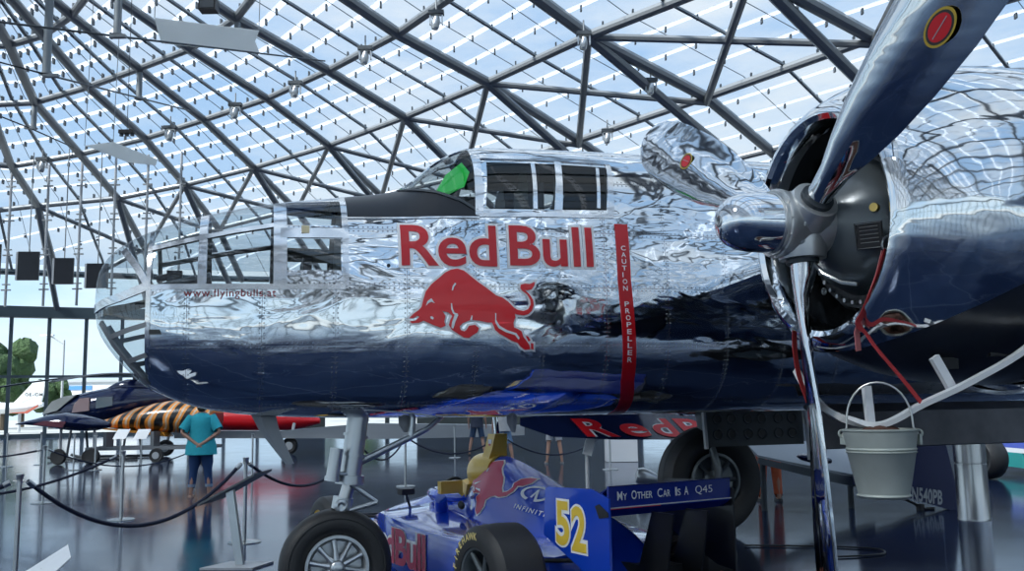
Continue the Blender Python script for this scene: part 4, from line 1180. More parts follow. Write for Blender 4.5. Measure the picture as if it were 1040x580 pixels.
def rope(A, B, sag, label, r=.016):
    A, B = Vector(A), Vector(B); P = []
    for q in (A, B): pass
    d = (B-A).normalized()
    sa, sb = (.075 if abs(A.z-.86) < 1e-3 else 0), (.075 if abs(B.z-.86) < 1e-3 else 0)
    A, B = A + d*sa, B - d*sb
    for k in range(25):
        u = k/24; q = A.lerp(B, u); q.z -= sag*4*u*(1-u); P.append(q)
    t = tag(thing('barrier_rope', label, 'rope', P[12]), group='dark ropes between steel posts')
    P = [q-t.location for q in P]
    MB().tube(P, r, 8).build('rope_cord', M_rope, t)
    MB().tube([P[0], P[0].lerp(P[1], .6)], r*1.3, 8).build('rope_end', M_steel, t)
    MB().tube([P[-1], P[-1].lerp(P[-2], .6)], r*1.3, 8).build('rope_end', M_steel, t)
    return t
A_ = stanchion(-4.36, 8.37, 'steel rope post at the left edge, nearest and cut off below')
B_ = stanchion(-7.75, 15.63, 'steel rope post second from the left, behind the nearest post')
C_ = stanchion(-5.38, 13.03, 'steel rope post left of the woman in turquoise')
D_ = stanchion(-3.01, 10.62, 'steel rope post behind the slanted information stand')
E1 = stanchion(-2.04, 17.67, 'steel rope post seen just right of the nose wheel leg')
F1_ = stanchion(-1.72, 27.13, 'faint far steel post left of the bare-legged visitors')
G_ = stanchion(-.25, 17.73, 'steel rope post in front of the visitors in shorts')
H_ = stanchion(2.12, 21.17, 'steel rope post beside the white block')
I_ = stanchion(-5.89, 21.29, 'steel rope post right behind the woman in turquoise')
J1 = stanchion(-11.3, 24.3, 'left post of the tall pair under the dark helicopter')
J2 = stanchion(-10.75, 24.3, 'right post of the tall pair under the dark helicopter')
K1 = stanchion(-14.2, 26.5, 'thin far rope post near the left edge, left of two')
K2 = stanchion(-13.6, 27.2, 'thin far rope post near the left edge, right of two')
rope(A_, D_, .52, 'long dark braided rope sagging from the nearest post to the post behind the stand', .02)
rope(A_, (-6.2, 7.6, .80), .25, 'dark rope running out of the picture at the lower left', .02)
rope((-8.9, 11.8, .82), C_, .45, 'dark rope from the left edge up to the post left of the woman', .018)
rope((-10.5, 16.5, .82), B_, .12, 'dark rope from the left edge to the second post', .015)
rope(B_, (-6.4, 20.0, .84), .4, 'thin dark rope hanging behind the second post', .013)
rope(D_, (-2.5, 15.2, .86), .42, 'dark rope running right behind the nose leg', .018)
rope((-2.5, 15.2, .86), E1, .3, 'dark rope climbing to the post right of the nose leg')
rope(E1, G_, .28, 'dark rope between the posts behind the racing car cockpit')
rope(G_, H_, .42, 'dark rope sagging in front of the far visitors')

# information stand
t = thing('information_stand', 'slanted grey information panel on a leaning steel post beside the racing car', 'sign stand', (-2.62, 9.02, 0), 0)
MB().prism([(-.30,-.16,0),(.20,-.20,0),(.30,.16,0),(-.12,.20,0)], (0,0,.018)).build('stand_base', M_grey, t)
MB().tube([(.03,0,.01),(-.085,.02,.70)], .05, 4).build('stand_post', M_steel, t)
MB().prism([(-.35,-.12,.57),(-.22,.22,.60),(.25,.24,.86),(.18,-.14,.84)], (0,0,.02)).build('panel_board', mat('panel_dark', (.12,.13,.14), .4), t)
a_ = at(26, 585, 5.0); t = thing('white_sign', 'white tilted information sheet at the bottom left corner', 'sign', (a_.x, a_.y, 0))
P = [at(20, 584, 5.2), at(46, 590, 5.0), at(72, 566, 5.2), at(69, 553, 5.4)]
P = [q-t.location for q in P]
MB().prism(P, (0,.0,-.012)).build('panel_sheet', M_white, t)
MB().tube([(P[0]+P[2])/2-Vector((0,0,.01)), Vector(((P[0]+P[2]).x/2, (P[0]+P[2]).y/2, 0.01))], .025, 10).build('panel_post', M_steel, t)
MB().lathe([(0,.0),(0,.16),(.012,.16),(.014,0)], ((P[0]+P[2]).x/2, (P[0]+P[2]).y/2, 0), (0,0,1), 24).build('panel_base', M_steel, t)
for px, nm in ((122, 'left'), (143, 'right')):
    Y = 26; a_ = at(px, 448, Y); t = thing('caption_board', 'pale caption board before the tiger-striped aircraft, %s of two' % nm, 'sign', (a_.x, Y, 0), 0, 'caption boards before the striped aircraft')
    u_, v_ = at(px-6, 446, Y), at(px+8, 436, Y); w_, h_ = v_.x-u_.x, v_.z-u_.z
    MB().prism([(-w_/2-.03,0,u_.z),(w_/2-.05,0,u_.z),(w_/2+.03,.15,v_.z),(-w_/2+.05,.15,v_.z)], (0,.02,0)).build('caption_sheet', M_white, t)
    MB().tube([(0,.05,0),(0,.05,u_.z+.05)], .02, 8).build('board_post', M_steel, t)

# ------------------------------------------------------------------ people
M_skin = mat('skin', (.50,.27,.19), .55); M_hairb = mat('brown_hair', (.07,.035,.02), .7)
def skin_mesh(name, verts, edges, radii, mt, parent, root=0, sub=1):
    me = bpy.data.meshes.new(name); me.from_pydata([tuple(q) for q in verts], edges, [])
    o = bpy.data.objects.new(name, me); COL.objects.link(o)
    o.modifiers.new('s', 'SKIN'); 
    for i, r in enumerate(radii):
        r = r if isinstance(r, tuple) else (r, r)
        me.skin_vertices[0].data[i].radius = r
    me.skin_vertices[0].data[root].use_root = True
    md = o.modifiers.new('u', 'SUBSURF'); md.levels = sub; md.render_levels = sub
    dg = bpy.context.evaluated_depsgraph_get(); dg.update()
    m2 = bpy.data.meshes.new_from_object(o.evaluated_get(dg)); m2.name = name
    bpy.data.objects.remove(o); bpy.data.meshes.remove(me)
    m2.materials.clear(); m2.materials.append(mt)
    for p in m2.polygons: p.use_smooth = True
    q = bpy.data.objects.new(name, m2); COL.objects.link(q); q.parent = parent
    return q
def ell(c, rx, ry, n=20, tilt=0):
    return [Vector(c)+Vector((rx*math.cos(2*PI*k/n), ry*math.sin(2*PI*k/n), tilt*math.sin(2*PI*k/n))) for k in range(n)]
def person(label, loc, rz, H, arms='back', top=(.05,.4,.45), bottom=(.03,.06,.14), hair=M_hairb, leg_hem=.16, stout=1.0, group=None, shoes=(.45,.27,.2), stance=.10, female=False):
    """faces +x; y to the left"""
    t = thing('person', label, 'person', loc, rz, group); s = H/1.7; V = []; E = []; R_ = []
    def add(p, r, par=None):
        V.append(Vector(p)*s); R_.append(tuple(q*s for q in r) if isinstance(r, tuple) else r*s)
        if par is not None: E.append((par, len(V)-1))
        return len(V)-1
    w = stout
    pel = add((0,0,.93), (.115*w,.14*w)); wai = add((.01,0,1.08), (.11*w,.125*w), pel); che = add((0,0,1.28), (.115*w,.15*w), wai); nb = add((-.01,0,1.42), (.07,.075), che)
    nk = add((.0,0,1.49), .048, nb); jaw = add((.03,0,1.545), (.06,.058), nk); hd = add((.015,0,1.61), (.088,.076), jaw); add((.005,0,1.665), (.06,.055), hd)
    for sy in (1,-1):
        hip = add((0,sy*.085,.86), .085*w, pel); kn = add((.015,sy*(.085+stance*.35),.49), .052, hip); cf = add((-.015,sy*(.085+stance*.5),.34), .052, kn); an = add((-.02,sy*(.085+stance*.7),.09), .032, cf)
        he = add((-.02,sy*(.085+stance*.7),.045), .034, an); ba = add((.09,sy*(.1+stance*.75),.032), (.03,.038), he); add((.165,sy*(.105+stance*.75),.025), (.02,.03), ba)
        sh = add((-.01,sy*.155*w,1.39), .055, nb)
        if arms == 'back':
            el = add((-.10,sy*.26*w,1.13), .038, sh); wr = add((-.19,sy*.055,.94), .026, el); pm = add((-.205,sy*.015,.905), (.014,.032), wr)
            for k in range(4): 
                f1 = add((-.215+.006*k,-sy*.015,.895-.014*k), .009, pm); add((-.212+.006*k,-sy*.05,.885-.016*k), .0075, f1)
            th = add((-.20,sy*.02,.94), .010, wr); add((-.205,-sy*.015,.935), .009, th)
        else:
            el = add((-.02,sy*.24*w,1.12), .038, sh); wr = add((.06,sy*.26*w,.90), .026, el); pm = add((.08,sy*.26*w,.845), (.014,.032), wr)
            for k in range(4):
                f1 = add((.055+.018*k,sy*.262*w,.785), .009, pm); add((.06+.017*k,sy*.255*w,.75+.006*(k%2)), .0075, f1)
            th = add((.105,sy*.25*w,.85), .010, wr); add((.115,sy*.245*w,.80), .009, th)
    b = skin_mesh('body', V, E, R_, M_skin, t)
    f = MB()
    f.ball(Vector((.105,0,1.585))*s, (.016*s,.012*s,.02*s), 8, 6); f.build('nose', M_skin, t)
    for sy in (1,-1):
        MB().ball(Vector((.088,sy*.032,1.612))*s, .012*s, 8, 6).build('eye', M_black, t)
        MB().ball(Vector((.01,sy*.080,1.595))*s, (.018*s,.008*s,.03*s), 8, 6).build('ear', M_skin, t)
    MB().ball(Vector((.093,0,1.553))*s, (.006*s,.022*s,.006*s), 8, 6).build('mouth', mat('lips', (.4,.1,.09), .5), t)
    h = MB(); h.ball(Vector((-.012,0,1.625))*s, (.102*s,.092*s,.098*s), 18, 12)
    h.v = [q if not (q.x > .04*s and q.z < 1.65*s) else Vector((.045*s, q.y*.95, max(q.z, 1.62*s))) for q in h.v]
    if female: h.ball(Vector((-.045,0,1.565))*s, (.07*s,.078*s,.075*s), 14, 10)
    h.build('hair', hair, t)
    Mt = mat('cloth_%d_%d_%d' % tuple(int(c*100) for c in top), top, .85, noise=25, amt=.12); Mb = mat('cloth_%d_%d_%d' % tuple(int(c*100) for c in bottom), bottom, .85, noise=40, amt=.2)
    k = MB(); fl_ = 1.12 if female else 1.0
    k.loft([ell(Vector((x_,0,z_))*s, rx*s*w, ry*s*w) for x_, z_, rx, ry in ((0,.80 if not female else .74,.165*fl_,.20*fl_),(0,.90,.155*fl_,.19*fl_),(.01,1.08,.14,.165),(0,1.28,.145,.185),(-.01,1.39,.115,.18),(-.01,1.445,.07,.105),(0,1.475,.052,.055))], cap=False)
    for sy in (1,-1):
        a0 = Vector((-.01,sy*.13*w,1.40)); a1 = Vector((-.10,sy*.26*w,1.13)) if arms == 'back' else Vector((-.02,sy*.24*w,1.12))
        k.tube([a0*s, a0.lerp(a1,.3)*s, a0.lerp(a1,.85)*s], [.07*s*w,.072*s*w,.075*s*w], 16, cap=False)
    k.build('shirt', Mt, t)
    k = MB(); k.loft([ell(Vector((0,0,z_))*s, rx*s*w, ry*s*w) for z_, rx, ry in ((1.0,.135,.16),(.9,.14,.175),(.80,.135,.17))], cap=False)
    for sy in (1,-1):
        zs = [(.84,.095*w),(.6,.083*w),(.49,.074),(.34,.068),(.2,.062),(.10,.06)]; P = []; r_ = []
        for z_, rr_ in zs:
            if z_ < leg_hem: break
            P.append(Vector((0 if z_ > .6 else .01,sy*(.085+stance*(.35*(.84-z_)/.35 if z_ > .49 else .35+.35*(.49-z_)/.4)),z_))*s); r_.append(rr_*s)
        z_ = leg_hem; P.append(Vector((0,sy*(.085+stance*(.35*(.84-z_)/.35 if z_ > .49 else .35+.35*(.49-z_)/.4)),z_))*s); r_.append(r_[-1]*.98 if leg_hem < .4 else r_[-1]*1.1)
        k.tube(P, r_, 16, cap=False)
        if female: MB().tube([P[-1]+Vector((0,0,.05*s)), P[-1]], r_[-1]*1.08, 16, cap=False).build('turned_up_cuff', mat('pale_denim', (.25,.32,.42), .85), t)
    k.build('trousers', Mb, t)
    for sy in (1,-1):
        q = MB(); c = Vector((.06,sy*(.095+stance*.72),.0))*s
        q.loft([[c+Vector((x_*s*lx+.0, y_*s*ly, z_*s)) for x_, y_ in ((-.12,-.03),(-.125,0),(-.12,.03),(-.04,.04),(.04,.048),(.10,.035),(.12,0),(.10,-.035),(.04,-.048),(-.04,-.04))] for z_, lx, ly in ((0,1,1),(.02,1,1),(.04,.9,.85))])
        q.build('shoe', mat('shoe_%d' % int(shoes[0]*100), shoes, .6), t)
    return t
person('woman from behind in turquoise shirt and rolled jeans, hands clasped at her back', (-5.36, 16.2, 0), math.radians(98), 1.64, 'back', (.03,.42,.50), (.02,.06,.17), leg_hem=.18, stout=1.24, stance=.10, female=True)
person('visitor in dark blue shorts and black shoes, left of the group under the aircraft', (-1.12, 28.2, 0), math.radians(80), 1.74, 'down', (.04,.05,.08), (.03,.06,.12), leg_hem=.52, group=None, shoes=(.02,.02,.02), stance=.2)
person('visitor in light denim shorts striding behind the yellow roll hoop', (-.28, 23.9, 0), math.radians(100), 1.74, 'down', (.5,.5,.5), (.16,.26,.42), leg_hem=.50, shoes=(.3,.15,.08), stance=.2)
person('bare-legged visitor in pale shorts, right of the group under the aircraft', (.98, 23.6, 0), math.radians(95), 1.72, 'down', (.1,.1,.12), (.40,.40,.42), leg_hem=.56, shoes=(.2,.2,.2), stance=.14)
person('visitor in orange trousers far behind the lower propeller blade', (3.72, 13.95, 0), math.radians(92), 1.72, 'down', (.3,.08,.05), (.55,.12,.05), leg_hem=.10, shoes=(.02,.02,.02), stance=.05)

# ------------------------------------------------------------------ exhibits behind
# dark helicopter
Y = 30.0
hel = thing('helicopter', 'dark blue helicopter behind the barriers on the left', 'helicopter', (at(105, 445, Y).x, Y, 0), 0)
hx = hel.location.x
def HP(px, py, dy=0.0): q = at(px, py, Y+dy); return Vector((q.x-hx, q.y-Y, q.z))
def hsec(px, yt, yb, w, n=20, p=2.3):
    a_, b_ = HP(px, yt), HP(px, yb); c = (a_+b_)/2; h = (a_.z-b_.z)/2; e_ = 2/p
    return [Vector((c.x, math.copysign(abs(math.cos(t))**e_, math.cos(t))*w, c.z+math.copysign(abs(math.sin(t))**e_, math.sin(t))*h)) for t in [2*PI*k/n+.01 for k in range(n)]]
MB().loft([hsec(*q) for q in ((49,418,424,.1),(52,411,430,.35),(60,406,433,.6),(75,402,434,.78),(90,398,434,.85),(110,394,432,.88),(130,391,428,.86),(150,391,422,.7),(170,394,415,.45),(200,398,408,.22),(260,398,404,.13),(330,397,401,.10))]).build('cabin_body', M_navy, hel)
MB().loft([hsec(*q) for q in ((112,393,400,.3),(122,388,400,.5),(132,385,400,.52),(150,385,400,.5),(165,388,400,.35),(175,393,400,.2))]).build('engine_housing', M_navy, hel)
M_hglass = mat('helicopter_glass', (.10,.13,.15), .08, coat=.5)
MB().prism([HP(52,421)+Vector((0,-.60,0)), HP(70,417)+Vector((0,-.80,0)), HP(82,407)+Vector((0,-.80,0)), HP(88,401)+Vector((0,-.70,0)), HP(74,403)+Vector((0,-.62,0)), HP(60,408)+Vector((0,-.5,0))], (0,.25,0)).build('windscreen', mat('pale_windscreen', (.22,.23,.22), .1, coat=.5), hel)
MB().prism([HP(86,419)+Vector((0,-.89,0)), HP(103,417)+Vector((0,-.89,0)), HP(103,404)+Vector((0,-.87,0)), HP(93,405)+Vector((0,-.86,0)), HP(88,411)+Vector((0,-.87,0))], (0,.1,0)).build('door_window', mat('pinkish_window', (.30,.20,.20), .2, coat=.5), hel)
MB().prism([HP(110,415)+Vector((0,-.9,0)), HP(126,412)+Vector((0,-.88,0)), HP(126,403)+Vector((0,-.86,0)), HP(110,404)+Vector((0,-.88,0))], (0,.1,0)).build('door_window', M_hglass, hel)
MB().tube([HP(138,386), HP(138,379)], .1, 10).build('rotor_mast', M_clamp, hel)
for dx, dy, dz in ((-4.6,-.3,-.42),(4.6,.4,-.35),(.5,4.6,-.4),(-.4,-4.6,-.35)):
    P0 = HP(138, 380); r_ = []
    for k in range(8):
        u = k/7; c = P0+Vector((dx*u, dy*u, dz*u*u)); T = Vector((dx,dy,0)).normalized(); W = T.cross(Vector((0,0,1)))*.14
        r_.append([c-W, c-Vector((0,0,.03)), c+W, c+Vector((0,0,.03))])
    MB().loft(r_).build('rotor_blade', M_clamp, hel)
for sy in (-.75, .75):
    z_ = HP(100, 434).z
    q = MB(); q.tube([(HP(62,434).x, sy, .12), (HP(70,434).x, sy, .05), (HP(150,434).x, sy, .05)], .045, 8)
    for px in (80, 135): q.tube([Vector((HP(px,434).x, sy, .06)), Vector((HP(px,434).x, sy*.6, HP(px,428).z))], .04, 8)
    q.build('landing_skid', M_clamp, hel)
# dark pointed nose of a jet under the helicopter
Y2 = 27.0; q0 = at(40, 440, Y2)
jet = thing('jet_aircraft', 'dark pointed jet nose with a wine-red underside at the far left', 'aircraft', (q0.x, Y2, 0), 0)
def JP(px, py, dy=0.0): q = at(px, py, Y2); return Vector((q.x-q0.x, dy, q.z))
rg = []
for px, yt, yb, w in ((16,430.5,431.5,.03),(25,428,431.5,.15),(38,425,432.5,.3),(52,421,434.5,.42),(68,419,437,.5),(84,421,438,.5),(100,425,437,.35),(112,429,434,.1)):
    a_, b_ = JP(px,yt), JP(px,yb); c = (a_+b_)/2; h = (a_.z-b_.z)/2
    rg.append([Vector((c.x, w*math.cos(2*PI*k/16), c.z+h*math.sin(2*PI*k/16))) for k in range(16)])
MB().loft(rg).build('jet_fuselage', M_navy, jet)
MB().prism([JP(40,431,-.40), JP(72,434,-.52), JP(76,428,-.52), JP(52,427.5,-.46)], (0,.1,0)).build('wine_red_panel', mat('wine_red', (.10,.006,.02), .3, coat=.4), jet)
for px in (62, 96):
    zc = .22; MB().lathe([(-.07,.12),(-.08,.2),(0,.23),(.08,.2),(.07,.12)], (JP(px,440).x, -.1, .23), (0,1,0), 24).build('jet_wheel', M_rubber, jet)
    MB().tube([(JP(px,440).x, 0, .2), (JP(px,440).x, 0, JP(px,433).z)], .04, 8).build('jet_leg', M_grey, jet)

# tiger-striped aircraft body on a trolley
Y3 = 28.5; q0 = at(155, 445, Y3)
tg = thing('striped_aircraft', 'aircraft fuselage painted with orange and black tiger stripes behind the barrier', 'aircraft', (q0.x, Y3, 0), 0)
def TP(px, py, dy=0.0): q = at(px, py, Y3); return Vector((q.x-q0.x, dy, q.z))
def tiger():
    m = bpy.data.materials.new('tiger_stripes'); m.use_nodes = True; nt = m.node_tree; l = nt.links.new; N = nt.nodes.new; b = nt.nodes['Principled BSDF']
    tc = N('ShaderNodeTexCoord'); mp = N('ShaderNodeMapping'); mp.inputs['Rotation'].default_value = (0, math.radians(-33), 0); mp.inputs['Scale'].default_value = (1,.4,1)
    wv = N('ShaderNodeTexWave'); wv.inputs['Scale'].default_value = .95; wv.inputs['Distortion'].default_value = 4.5; wv.inputs['Detail'].default_value = 1.5; wv.inputs['Detail Scale'].default_value = 1.3
    cr = N('ShaderNodeValToRGB'); cr.color_ramp.interpolation = 'CONSTANT'
    cr.color_ramp.elements[0].color = (.01,.01,.01,1); cr.color_ramp.elements[1].position = .40; cr.color_ramp.elements[1].color = (.85,.30,.04,1)
    e_ = cr.color_ramp.elements.new(.93); e_.color = (.7,.55,.4,1)
    l(tc.outputs['Object'], mp.inputs[0]); l(mp.outputs[0], wv.inputs[0]); l(wv.outputs['Fac'], cr.inputs[0]); l(cr.outputs[0], b.inputs['Base Color'])
    b.inputs['Roughness'].default_value = .3; b.inputs['Coat Weight'].default_value = .5
    return m
rg = []
for px, yt, yb, w in ((92,431.5,433,.03),(105,427,434,.2),(120,422,435.5,.36),(140,414,437,.5),(160,409,438.5,.62),(180,406,440,.68),(200,404,441,.7),(220,404,441,.7)):
    a_, b_ = TP(px,yt), TP(px,yb); c = (a_+b_)/2; h = (a_.z-b_.z)/2
    rg.append([Vector((c.x, w*math.cos(2*PI*k/24), c.z+h*math.sin(2*PI*k/24))) for k in range(24)])
MB().loft(rg).build('striped_fuselage', tiger(), tg)
MB().prism([TP(98,434.5,-.4), TP(150,440,-.5), TP(175,443,-.5), TP(172,438.5,-.5), TP(140,437,-.5)], (0,.6,0)).build('orange_belly', mat('belly_orange', (.62,.25,.03), .4), tg)
M_trol = mat('trolley_grey', (.20,.21,.22), .4, .4)
tr = thing('aircraft_trolley', 'low grey trolley with small wheels under the striped aircraft', 'trolley', (q0.x, Y3-1.2, 0), 0)
z_ = .42; xa, xb = at(88,450,Y3-1.2).x-q0.x, at(215,450,Y3-1.2).x-q0.x
q = MB(); q.box(((xa+xb)/2,0,z_), (xb-xa,.08,.10)); q.box(((xa+xb)/2,.9,z_), (xb-xa,.08,.10))
for u in (0,.3,.6,1): q.box((xa+(xb-xa)*u,.45,z_), (.08,.9,.08))
q.build('trolley_frame', M_trol, tr)
for px in (92, 160, 205):
    xx = at(px,450,Y3-1.2).x-q0.x
    w = MB().lathe([(-.06,.1),(-.07,.19),(0,.21),(.07,.19),(.06,.1)], (xx,-.06,.21), (0,1,0), 24).build('trolley_wheel', M_rubber, tr)
    MB().lathe([(-.08,.0),(-.08,.1),(.08,.1),(.08,.0)], (xx,-.06,.21), (0,1,0), 20).build('wheel_hub', M_grey, w)
for u in (.12,.5,.88): MB().box((xa+(xb-xa)*u,.45,.66), (.10,.5,.45)).build('trolley_cradle', M_trol, tr)

# red aircraft with a long pale wing
Y4 = 33.0; q0 = at(260, 445, Y4)
ra = thing('red_aircraft', 'red fuselage with a long pale grey wing behind the woman', 'aircraft', (q0.x, Y4, 0), 0)
def RP(px, py, dy=0.0): q = at(px, py, Y4); return Vector((q.x-q0.x, dy, q.z))
rg = []
for px, yt, yb, w in ((214,414,436,.5),(220,413,437,.55),(240,412,439,.6),(270,412,440,.6),(292,414,438,.5),(312,420,434,.3),(325,425,430,.1)):
    a_, b_ = RP(px,yt), RP(px,yb); c = (a_+b_)/2; h = (a_.z-b_.z)/2
    rg.append([Vector((c.x, w*math.cos(2*PI*k/20), c.z+h*math.sin(2*PI*k/20))) for k in range(20)])
MB().loft(rg).build('red_fuselage', M_red, ra)
a_ = MB(); 
for px, w, yt, yb in (): pass
a_.loft([[RP(px,yt,-2.2+dy), RP(px,yt,-1.2+dy), RP(px,yb,-1.2+dy), RP(px,yb,-2.2+dy)] for px, yt, yb, dy in ((200,436,443,0),(300,436,443,0),(345,432,443,0),(380,429,444,0),(480,430,442,0),(532,431,440,0))]).build('pale_wing', mat('wing_grey', (.30,.32,.34), .45), ra)
for px, py in ((308, 447), (190, 449)):
    c = RP(px, py, -2.0); r = .27
    w = MB().lathe([(-.09,.13),(-.11,.2),(-.07,.26),(0,.27),(.07,.26),(.11,.2),(.09,.13)], (c.x, c.y, .275), (0,1,0), 28).build('aircraft_wheel', M_rubber, ra)
    MB().lathe([(-.12,.0),(-.11,.13),(.11,.13),(.12,.0)], (c.x, c.y, .275), (0,1,0), 20).build('wheel_disc', M_grey, w)
    MB().tube([(c.x,c.y,.3),(c.x+.1,c.y+.2,1.0)], .05, 8).build('gear_leg', M_grey, ra)

# navy wing with big red letters
Y5 = 15.0; q0 = at(640, 436, Y5)
nw = thing('navy_wing_aircraft', 'navy aircraft wing with large red white-edged letters, seen below the fuselage', 'aircraft', (q0.x, Y5, 0), 0)
def WP(px, py, dy=0.0): q = at(px, py, Y5); return Vector((q.x-q0.x, dy, q.z))
MB().loft([[WP(px,yt,.35), WP(px,yt-.5,.0), WP(px,yb,-.25), WP(px,yb+.5,.15)] for px, yt, yb in ((528,425,432),(560,421,443),(620,419,446),(700,418,446),(740,419,443),(800,420,438))]).build('navy_wing', M_navy, nw)
def wmap(u, v):
    a_ = WP(u, v); a_.y = -.27+ .25*(446-v)/26.; return a_
for off, edge, mt, nm, dyy in ((0,.06,M_whited,'wing_letter_border',0),(0,.025,M_red,'wing_letter',-.006)):
    for ch_, xa, xb in (('R',588,622),('e',628,655),('d',661,684),('B',690,716)):
        def m2(u, v, dyy=dyy):
            a_ = wmap(u+ (446-v)*-.9+10, v); a_.y += dyy; return a_
        put_text(ch_, xa, xb, 443, 425 if ch_ != 'e' else 430, m2, mt, nw, nm, edge)
q = MB(); q.tube([WP(600,445), WP(596,462)], .10, 4); q.tube([WP(596,461), Vector((WP(596,462).x,0,.02))], .03, 8); q.build('white_strut', M_white, nw)
q = MB(); q.tube([WP(690,440), Vector((WP(690,462).x,0,.02))], .04, 8); q.build('wing_prop', M_clamp, nw)
q = MB(); q.lathe([(0,.02),(.08,.05),(.28,.12),(.40,.14),(.48,.11),(.50,0)], WP(677,489), (-1,0,.22), 24); q.build('silver_tip_cone', M_gear, nw)
q = MB(); q.tube([Vector((WP(655,484).x,0,.0)), WP(655,484)], .03, 8); q.build('cone_support', M_clamp, nw)
# white block and column, fin, round tyres at the right
a_ = at(631, 469, 24); t = thing('white_display_block', 'plain white display block far behind the racing car', 'block', (a_.x, 24, 0))
MB().box((0,0,.32), (.78,.5,.62)).build('block_body', M_white, t); MB().box((0,0,.65), (.82,.54,.04)).build('block_top', M_white, t)
t = thing('steel_column', 'short brushed steel column beside the navy tail fin', 'column', (5.50, 11.5, 0))
MB().lathe([(0,.15),(0,.185),(.02,.185),(.03,.18),(.66,.18),(.665,.173),(.675,.173),(.68,.18),(1.25,.18),(1.25,0)], (0,0,0), (0,0,1), 48).build('column_shell', M_steel, t)
Y6 = 12.5; q0 = at(925, 520, Y6)
t = thing('aircraft_tail_fin', 'navy tail fin lettered N540PB behind the bucket', 'aircraft part', (q0.x, Y6, 0))
def NP_(px, py, dy=0.0): q = at(px, py, Y6); return Vector((q.x-q0.x, dy, q.z))
MB().prism([NP_(868,440), NP_(958,440), NP_(978,522), NP_(915,503), NP_(868,492)], (0,.08,0)).build('fin_panel', mat('fin_navy', (.006,.012,.07), .45), t)
put_text('N540PB', 926, 957, 509, 494, lambda u, v: NP_(u, v+(u-926)*.13, -.006), M_grey, t, 'fin_lettering', .03, 1.05)
q = MB(); q.tube([NP_(905,500,.04), NP_(930,512,.04), NP_(938,518,.04)], .018, 6); q.tube([NP_(936,512,.04), NP_(936,535,.04)], .05, 10); q.tube([NP_(936,517,.04), NP_(950,517,.04)], .02, 6); q.tube([NP_(936,529,.04), NP_(951,527,.04)], .025, 6); q.tube([NP_(936,534,.04), Vector((NP_(936,534).x,.04,0))], .03, 8); q.build('tail_wheel_leg', M_black, t)
Y7 = 17.0
for k, (px, nm) in enumerate(((1009, 'round black tyre standing beside the steel column'),)):
    a_ = at(px, 480, Y7); t = thing('black_tyre', nm, 'tyre', (a_.x-.1, Y7, 0), .3)
    MB().lathe([(-.15,.2),(-.2,.3),(-.13,.36),(0,.375),(.13,.36),(.2,.3),(.15,.2)], (0,0,.375), (1,0,0), 40).build('tyre_body', M_rubber, t)
    MB().lathe([(-.16,0),(-.16,.2),(.16,.2),(.16,0)], (0,0,.375), (1,0,0), 24).build('tyre_disc', M_carbon, t)
Y7 = 17.9; a_ = at(1044, 482, Y7); t = thing('racing_car', 'teal and blue race car body cut off by the right edge', 'racing car', (a_.x, Y7, 0))
for z0, z1, w0, w1, c_, nm in ((.15,.42,.62,.62,(.02,.35,.33),'teal_body'),(.42,.5,.62,.58,(.7,.7,.7),'white_band'),(.5,.80,.58,.45,(.02,.05,.4),'blue_upper')):
    q = MB(); q.loft([[(-w0+.3,-.5,z0),(1.6,-.5,z0),(1.6,.5,z0),(-w0+.3,.5,z0)],[(-w1+.3,-.45,z1),(1.6,-.45,z1),(1.6,.45,z1),(-w1+.3,.45,z1)]]); q.build(nm, mat(nm, c_, .3, coat=.5), t)
MB().lathe([(-.1,0),(-.1,.28),(.1,.28),(.1,0)], (.2,-.55,.28), (0,1,0), 28).build('car_wheel', M_rubber, t)
# light grey wing over the right background, with a dark pod
Y8 = 13.0; q0 = at(800, 470, Y8)
t = thing('grey_tailplane', 'pale grey tailplane with a dark rear edge behind the propeller blade', 'aircraft part', (q0.x, Y8, 0))
def GP(px, py, dy=0.0): q = at(px, py, Y8); return Vector((q.x-q0.x, dy, q.z))
MB().prism([GP(756,451,.0), GP(880,451,.5), GP(880,487,-.2), GP(825,476,-.3), GP(762,463,-.4)], (0,0,.03)).build('tail_surface', mat('pale_grey', (.33,.36,.40), .45), t)
MB().prism([GP(762,463.5,-.42), GP(825,476.5,-.32), GP(880,487.5,-.22), GP(880,497,-.22), GP(825,485,-.32), GP(762,469,-.42)], (0,.05,0)).build('tail_edge', mat('edge_grey', (.10,.12,.14), .5), t)
MB().loft([[Vector((0,.12*f*math.cos(a_),.06*f*math.sin(a_)))+GP(px,462+(px-800)*.13,-.45) for a_ in [2*PI*k/12 for k in range(12)]] for px, f in ((799,.1),(803,.7),(812,1),(824,1),(832,.6))]).build('tail_pod', M_navy, t)
MB().tube([GP(770,462,-.2), Vector((GP(770,462).x,-.2,0))], .04, 8).build('tail_support', M_clamp, t)
MB().tube([GP(860,480,-.1), Vector((GP(860,480).x,-.1,0))], .04, 8).build('tail_support', M_clamp, t)
# cable on the floor with a row of small lights
P = [Vector((q[0], q[1], .012)) for q in ((2.3,9.7),(2.8,9.6),(3.2,9.5),(3.5,9.3),(3.4,9.0),(2.9,8.9))]
t = thing('floor_cable', 'thin black cable looping on the floor beside the racing car', 'cable', (3.0, 9.4, 0))
MB().tube([q-t.location for q in smooth_path(P)], .009, 6).build('cable_run', M_black, t)

